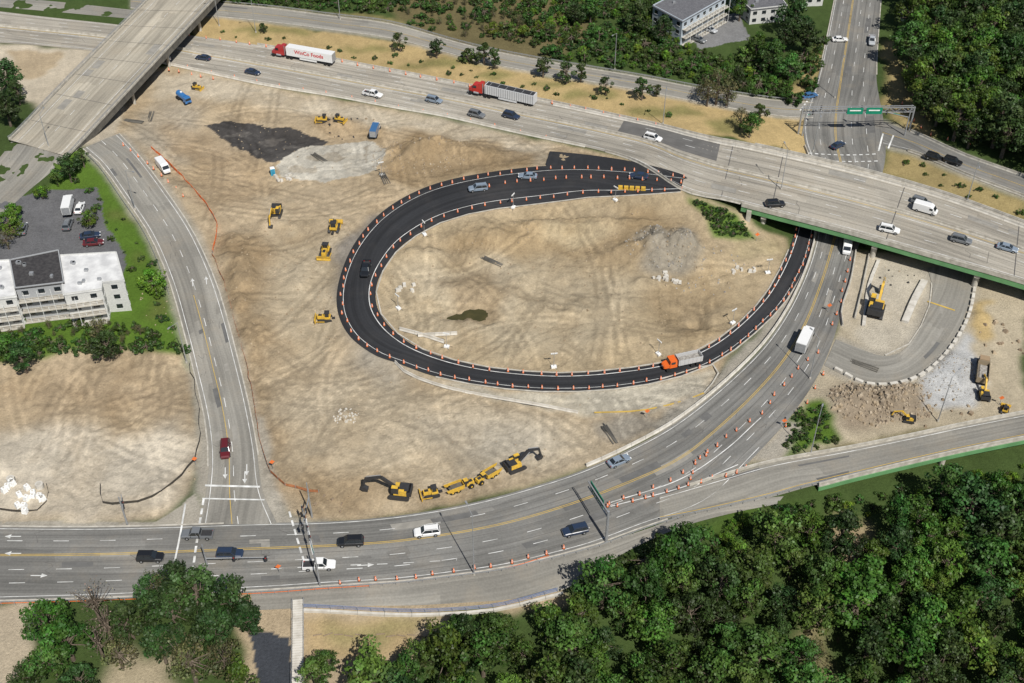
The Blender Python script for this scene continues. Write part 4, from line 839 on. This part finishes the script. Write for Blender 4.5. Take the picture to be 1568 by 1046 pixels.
barrier(pxline([(1310,385),(1302,430),(1288,475),(1290,500)]),'conc');barrier(pxline([(1330,392),(1320,440),(1308,490)],off=.1),'conc');barrier(pxline([(1345,400),(1330,440),(1322,500)]),'pale',prof=[(-.4,0),(-.4,.5),(.4,.5),(.4,0)],name='kerb_wall');barrier(pxline([(1415,432),(1400,460),(1385,495)]),'pale',prof=[(-.8,0),(-.8,.7),(.8,.7),(.8,0)],name='footing_wall')
barrier(pxline([(612,505),(650,515),(680,525)]),'pale',name='concrete_barrier');barrier(pxline([(640,515),(700,512)]),'pale',name='concrete_barrier')
def lamp(px,py,dx,dy,h=12,arm=2.5,z=None):
    if z is None: x,y,_=G(px,py);z=float(Hb(x,y))
    else: x,y=ray(px,py,z)
    mb=MB();mb.cyl((0,0,0),(0,0,.5),.3,.25,'conc',8);mb.cyl((0,0,.5),(0,0,h),.13,.07,'steel',8);mb.cyl((0,0,h-.1),(arm,0,h+.5),.06,.04,'steel',6);mb.box((arm+.3,0,h+.5),(.8,.32,.14),'steel')
    put('street_lamp',mb.mesh('lamp'),(float(x),float(y),z),hd(px,py,dx,dy))
for a in[(207,321,1,.5),(286,556,-.5,.5),(336,40,-1,.3),(392,50,-1,.3),(941,106,-.5,.5),(726,880,-.5,-1,17),(521,30,-1,.3),(1436,645,1,-1,13),(1240,580,-1,-1),(1240,700,.3,-1),(1278,150,.5,-1),(1015,190,0,1),(75,225,1,-1,10)]: lamp(*a)
lamp(1196,290,-.5,-1,12,z=6.);lamp(1245,232,0,1,12,z=6.);lamp(1480,310,0,1,12,z=6.)
def worklight(px,py):
    x,y,_=G(px,py);mb=MB();mb.box((0,0,.4),(1.6,1.1,.6),'refl');mb.cyl((0,0,.6),(0,0,5.5),.08,.06,'steel',6);mb.seg((-.9,0,5.4),(.9,0,5.4),.1,.1,'steel')
    for q in(-.8,-.3,.3,.8): mb.box((q,.1,5.6),(.4,.2,.4),'refl')
    for q in(-1,1): mb.seg((0,0,.25),(q*1.6,q*.6,.1),.08,.08,'dark');mb.seg((0,0,.25),(-q*1.0,q*1.2,.1),.08,.08,'dark')
    put('light_tower',mb.mesh('light_tower'),(float(x),float(y),TZ(float(x),float(y))),random.uniform(0,3),.75)
for p in[(786,318),(942,308),(650,360),(684,530),(848,562),(1008,542),(1122,494),(1175,420),(610,472),(585,270)]: worklight(*p)
def mast(px,py,dx,dy,h=7.5,arm=9,heads=3,sign=True,name='traffic_signal'):
    x,y,_=G(px,py);mb=MB();mb.cyl((0,0,0),(0,0,h+3),.2,.12,'steel',8);mb.cyl((0,0,h-1),(arm,0,h-.5),.14,.07,'steel',8)
    for i in range(heads):
        q=arm*(.45+.5*i/max(1,heads-1));mb.box((q,0,h-.9),(.45,.4,1.2),'dark');mb.cyl((q,-.21,h-.55),(q,-.26,h-.55),.13,.13,'tail',8)
    if sign: mb.box((arm*.25,0,h-.8),(1.8,.06,.5),'sgreen')
    put(name,mb.mesh('mast'),(float(x),float(y),float(Hb(x,y))),hd(px,py,dx,dy))
mast(490,897,-.25,-1,7,15,4);mast(195,803,-.1,-1,5,4,1,False);mast(318,868,1,0,3.5,12,2,False);mast(478,792,-.2,1,7,8,2,False)
mast(1385,208,-1,-.1,7,14,3);mast(1228,208,.6,-.3,7,8,2)
x,y,_=G(928,830);x1,y1=ray(901,738,8.0);z0=float(Hb(x,y));mb=MB();mb.cyl((x,y,z0),(x,y,z0+9),.32,.26,'steel',10)
d=Vector((float(x1-x),float(y1-y),0));u=d.normalized()
for zz in(7.2,8.6): mb.seg((float(x),float(y),z0+zz),(float(x)+d.x,float(y)+d.y,z0+zz),.22,.22,'steel')
for i in range(9):
    a=d*(i/9);b_=d*((i+1)/9);mb.seg((float(x)+a.x,float(y)+a.y,z0+(7.2 if i%2 else 8.6)),(float(x)+b_.x,float(y)+b_.y,z0+(8.6 if i%2 else 7.2)),.1,.1,'steel')
a=d*.3;b_=d*.95;sd=u.cross(Vector((0,0,1)))
mb.seg((float(x)+a.x+sd.x*.3,float(y)+a.y+sd.y*.3,z0+7.9),(float(x)+b_.x+sd.x*.3,float(y)+b_.y+sd.y*.3,z0+7.9),.1,2.6,'sgreen');put('overhead_sign_gantry',mb.mesh('gantry'))
xa,ya,_=G(1222,205);xb,yb,_=G(1392,200);mb=MB();xa,ya,xb,yb=map(float,(xa,ya,xb,yb))
for q in((xa,ya),(xb,yb)): mb.cyl((*q,0),(*q,9.2),.3,.25,'steel',8)
for zz in(7.6,9.0): mb.seg((xa,ya,zz),(xb,yb,zz),.2,.2,'steel');mb.seg((xa,ya+1,zz),(xb,yb+1,zz),.2,.2,'steel')
for i in range(18):
    t=i/18;t2=(i+1)/18;mb.seg((xa+(xb-xa)*t,ya+(yb-ya)*t,7.6 if i%2 else 9),(xa+(xb-xa)*t2,ya+(yb-ya)*t2,9 if i%2 else 7.6),.12,.12,'steel')
for t,w in((.47,4.5),(.64,4.5)): mb.box((xa+(xb-xa)*t,ya-.4+(yb-ya)*t,8.3),(w,.12,2.0),'sgreen');mb.box((xa+(xb-xa)*t,ya-.48+(yb-ya)*t,8.5),(w*.7,.03,.35),'refl')
put('overhead_sign_bridge',mb.mesh('signbridge'))
def thing(name,px,py,dx,dy,fn,dz=0):
    x,y,_=G(px,py);mb=MB();fn(mb);put(name,mb.mesh(name),(float(x),float(y),(TZ(float(x),float(y)) if dz==0 else float(Hb(x,y)))+dz),hd(px,py,dx,dy))
def ybar(mb):
    for i in range(5): mb.prism([(-3.6+i*1.5,0),(-2.3+i*1.5,0),(-2.4+i*1.5,1.0),(-3.5+i*1.5,1.0)],-.35,.35,'cat')
thing('yellow_water_barrier',967,291,1,.02,ybar,.1)
def loo(mb): mb.box((0,0,1.1),(1.2,1.2,2.2),paintm((.05,.35,.5)));mb.box((0,0,2.28),(1.26,1.26,.16),'refl',top=(.7,.7));mb.box((.61,0,1.05),(.03,.8,1.9),paintm((.03,.25,.4)));mb.cyl((-.4,.4,2.2),(-.4,.4,2.7),.06,.06,'dark',6)
thing('portable_toilet',418,266,.3,1,loo)
def blk(mb):
    for i in range(7): mb.box((random.uniform(-3,3),random.uniform(-1.8,1.8),.3),(random.uniform(.6,1.4),random.uniform(.6,1.1),random.uniform(.5,1.0)),'pale',rz=random.uniform(0,3),top=(.8,.8))
for p in[(1025,432),(618,440),(1140,415),(1018,425),(430,272)]: thing('concrete_rubble',p[0],p[1],1,0,blk)
def bags(mb):
    for i in range(5):
        a,b_=random.uniform(-2.5,2.5),random.uniform(-2,2);mb.box((a,b_,.55),(1.1,1.1,1.1),'refl',rz=random.uniform(0,1.5),top=(.8,.8));mb.box((a,b_,1.13),(.35,.35,.12),'pale')
for p in[(38,766),(22,750),(56,772)]: thing('bulk_bags',p[0],p[1],1,random.uniform(-1,1),bags)
def manh(mb):
    mb.cyl((0,0,0),(0,0,1.2),.8,.8,'pale',16);mb.cyl((0,0,1.2),(0,0,1.24),.5,.5,'conc',12)
for p in[(18,738),(62,748)]: thing('concrete_manhole_ring',p[0],p[1],1,random.uniform(-1,1),manh)
def pipes(mb):
    for i in range(4): mb.cyl((-3+random.uniform(-.5,.5),i*.4-.8,.2),(3,i*.4-.8+random.uniform(-.3,.3),.2),.14,.14,'dconc',8)
for p in[(230,178,.4,-1),(755,400,1,.5),(205,185,1,.2),(490,243,1,.6),(935,665,.7,1),(590,275,.5,1),(1325,560,.8,.3)]: thing('pipe_stack',*p,pipes)
def rs(mb): mb.cyl((0,0,0),(0,0,2.4),.05,.05,'steel',6);mb.add([(0.06,0,1.6),(.06,.6,2.2),(.06,0,2.8),(.06,-.6,2.2)],[(0,1,2,3)],'orange')
for p in[(300,712),(418,716),(428,878),(990,640),(1199,655),(1268,478),(1530,620),(1158,370)]: thing('road_work_sign',p[0],p[1],.2,1,rs)
def logs(mb):
    for i in range(16):
        x=i*1.9;mb.cyl((x,random.uniform(-.4,.4),.15),(x+1.6,random.uniform(-.4,.4),.15),.13,.11,'wood',7)
thing('log_edging',480,972,1,.02,logs)
def spoil(name,px,py,R,nn,mat,s0,s1):
    x,y,_=G(px,py);mb=MB()
    for i in range(nn):
        a=random.uniform(0,6.28);r=R*math.sqrt(random.random());X_=float(x)+r*math.cos(a);Y_=float(y)+r*.8*math.sin(a);s=random.uniform(s0,s1)*random.uniform(.6,1)
        if rd[np.clip(np.searchsorted(gy,Y_)-1,0,ny-1),np.clip(np.searchsorted(gx,X_)-1,0,nx-1)]>.3: continue
        mb.box((X_,Y_,TZ(X_,Y_)+s*.15),(s,s*random.uniform(.6,1),s*.7),mat if random.random()<.75 else 'soil',rz=random.uniform(0,3),ry=random.uniform(-.5,.5),top=(random.uniform(.3,.8),random.uniform(.3,.8)))
    put(name,mb.mesh(name))
M['brock']=noise_mat('brown_rock',(.20,.155,.11),(.42,.35,.26),scale=1,bump=.2)
spoil('boulder_pile',1330,618,9,300,'brock',.3,1.2);spoil('boulder_pile',1378,612,8,220,'brock',.3,1.1);spoil('gravel_pile',1450,575,9,260,'rock',.2,.5);spoil('rubble_pile',1010,385,9,130,'rock',.2,.6);spoil('rubble_pile',530,642,3,60,'pale',.3,.8);spoil('rubble_pile',1080,415,12,90,'rock',.2,.7);spoil('soil_pile',640,240,14,240,'brock',.2,.7)
spoil('soil_clods',800,410,45,500,'soil',.15,.6);spoil('soil_clods',430,440,34,420,'soil',.15,.6);spoil('soil_clods',620,680,45,300,'soil',.12,.4);spoil('soil_clods',380,250,30,200,'soil',.12,.5)
spoil('equipment_clutter',540,195,8,16,'dark',.4,1.1);spoil('equipment_clutter',1540,520,8,18,'wood',.5,1.6);spoil('equipment_clutter',500,775,5,14,'wood',.3,1.0);spoil('equipment_clutter',1450,640,8,14,'wood',.3,1.2);spoil('equipment_clutter',1370,420,6,14,'dark',.3,1.)
def stair(mb):
    for i in range(40): mb.box((i*.5,0,.12-i*.05),(.42,2.0,.2),'pale')
    for s in(-1,1): mb.seg((0,s*1.05,1.0),(20,s*1.05,-1.0),.06,.06,'steel');[mb.seg((j*2,s*1.05,.1-j*.2),(j*2,s*1.05,1.0-j*.2),.06,.06,'steel') for j in range(10)]
thing('stairway',457,922,0,1,stair,.3)
# ---------------------------------------------------------------- BUILDINGS
def building(name,roof,zg,h,wall,roofm,st=3,bal=True,edges=(0,1,2,3)):
    P=[];zt=zg+h
    for p in roof: x,y=ray(p[0],p[1],zt);P.append(Vector((float(x),float(y),0)))
    root=empty(name);mb=MB();n=len(P)
    mb.add([(p.x,p.y,zg-2) for p in P]+[(p.x,p.y,zt) for p in P],[(i,(i+1)%n,n+(i+1)%n,n+i) for i in range(n)]+[tuple(range(n,2*n))],wall);put('walls',mb.mesh('walls'),parent=root)
    c=sum(P,Vector())/n;mb=MB();mb.loft([[((p.x-c.x)*1.03+c.x,(p.y-c.y)*1.03+c.y,zt+d) for p in P] for d in(.01,.3)],roofm)
    for i in range(n):
        a=P[i];b_=P[(i+1)%n];mb.seg((a.x,a.y,zt+.42),(b_.x,b_.y,zt+.42),.25,.25,wall)
    for k in range(6):
        q=c+(P[random.randrange(n)]-c)*random.uniform(.2,.7);mb.box((q.x,q.y,zt+.6),(random.uniform(.4,1.),random.uniform(.4,.9),.6),'steel')
    put('roof',mb.mesh('roof'),parent=root);mb=MB();m2=MB();area=sum(P[i].x*P[(i+1)%n].y-P[(i+1)%n].x*P[i].y for i in range(n))
    for i in range(n):
        a=P[i];b_=P[(i+1)%n];d=b_-a;l=d.length;d=d/l;nn=Vector((d.y,-d.x,0))*(1 if area>0 else -1)
        cnt=max(1,int(l/3.0));an=math.atan2(d.y,d.x)
        for s in range(st):
            z=zg+h*(s+.55)/st
            for k in range(cnt):
                q=a+d*l*(k+.5)/cnt+nn*.02;mb.box((q.x,q.y,z),(1.4,.1,1.2),'glass',rz=an);mb.box((q.x+nn.x*.02,q.y+nn.y*.02,z-.68),(1.6,.16,.1),'refl',rz=an)
            if bal and i in edges:
                zz=zg+h*s/st+.05;q=a+d*l*.5+nn*.9;m2.box((q.x,q.y,zz),(l*.98,1.7,.15),'conc',rz=an)
                m2.seg((a.x+nn.x*1.7,a.y+nn.y*1.7,zz+1.05),(b_.x+nn.x*1.7,b_.y+nn.y*1.7,zz+1.05),.07,.07,'dark')
                for k in range(int(l/1.5)+1):
                    q=a+d*min(l,k*1.5)+nn*1.7;m2.seg((q.x,q.y,zz),(q.x,q.y,zz+(h/st if k%2==0 else 1.05)),.09,.09,'refl')
    put('windows',mb.mesh('win'),parent=root)
    if m2.v: put('balconies',m2.mesh('bal'),parent=root)
M['wallw']=plain('white_siding',(.55,.55,.53),var=.08);M['wallb']=plain('blue_grey_siding',(.42,.47,.52),var=.05);M['walld']=plain('grey_siding',(.33,.34,.35),var=.05)
M['roofd']=noise_mat('dark_shingle',(.035,.033,.035),(.065,.062,.062),scale=1.5);M['roofw']=noise_mat('white_membrane_roof',(.5,.5,.5),(.72,.72,.71),scale=.4);M['roofg']=noise_mat('grey_shingle',(.10,.10,.11),(.16,.16,.17),scale=2)
building('apartment_building',[(16,400),(90,385),(98,434),(24,443)],1.6,9,'walld','roofd',edges=(2,))
building('apartment_building',[(91,393),(178,388),(190,431),(157,434),(156,444),(98,452)],1.6,8.6,'wallw','roofw',edges=(4,))
building('apartment_building',[(-60,405),(15,400),(25,455),(-50,465)],1.6,8.0,'wallw','roofw',edges=(2,))
building('apartment_building',[(1000,10),(1072,-28),(1112,-4),(1045,34)],3,8,'wallb','roofg',edges=(2,))
building('house',[(1118,-12),(1180,-22),(1205,10),(1150,16)],2.5,5,'wallw','roofg',2,False);building('house',[(1230,-30),(1262,-30),(1262,-8),(1235,-6)],2,4,'wallw','roofd',1,False)
# ---------------------------------------------------------------- LIGHT
w=bpy.data.worlds.new('World');scene.world=w;w.use_nodes=True;nt=w.node_tree;bg=nt.nodes['Background'];sky=nt.nodes.new('ShaderNodeTexSky');sky.sky_type='NISHITA';sky.sun_disc=False
EL=math.radians(52);AZ=math.radians(154.5);sky.sun_elevation=EL;sky.sun_rotation=AZ;nt.links.new(sky.outputs[0],bg.inputs['Color']);bg.inputs['Strength'].default_value=.06
sl=bpy.data.lights.new('sun','SUN');sl.energy=4.8;sl.angle=math.radians(.5);sl.color=(1,.965,.90);so=bpy.data.objects.new('sun',sl);scene.collection.objects.link(so)
d=Vector((math.sin(AZ)*math.cos(EL),math.cos(AZ)*math.cos(EL),math.sin(EL)));so.rotation_euler=d.to_track_quat('Z','Y').to_euler();so.location=d*300
print('OBJECTS',len(bpy.data.objects))
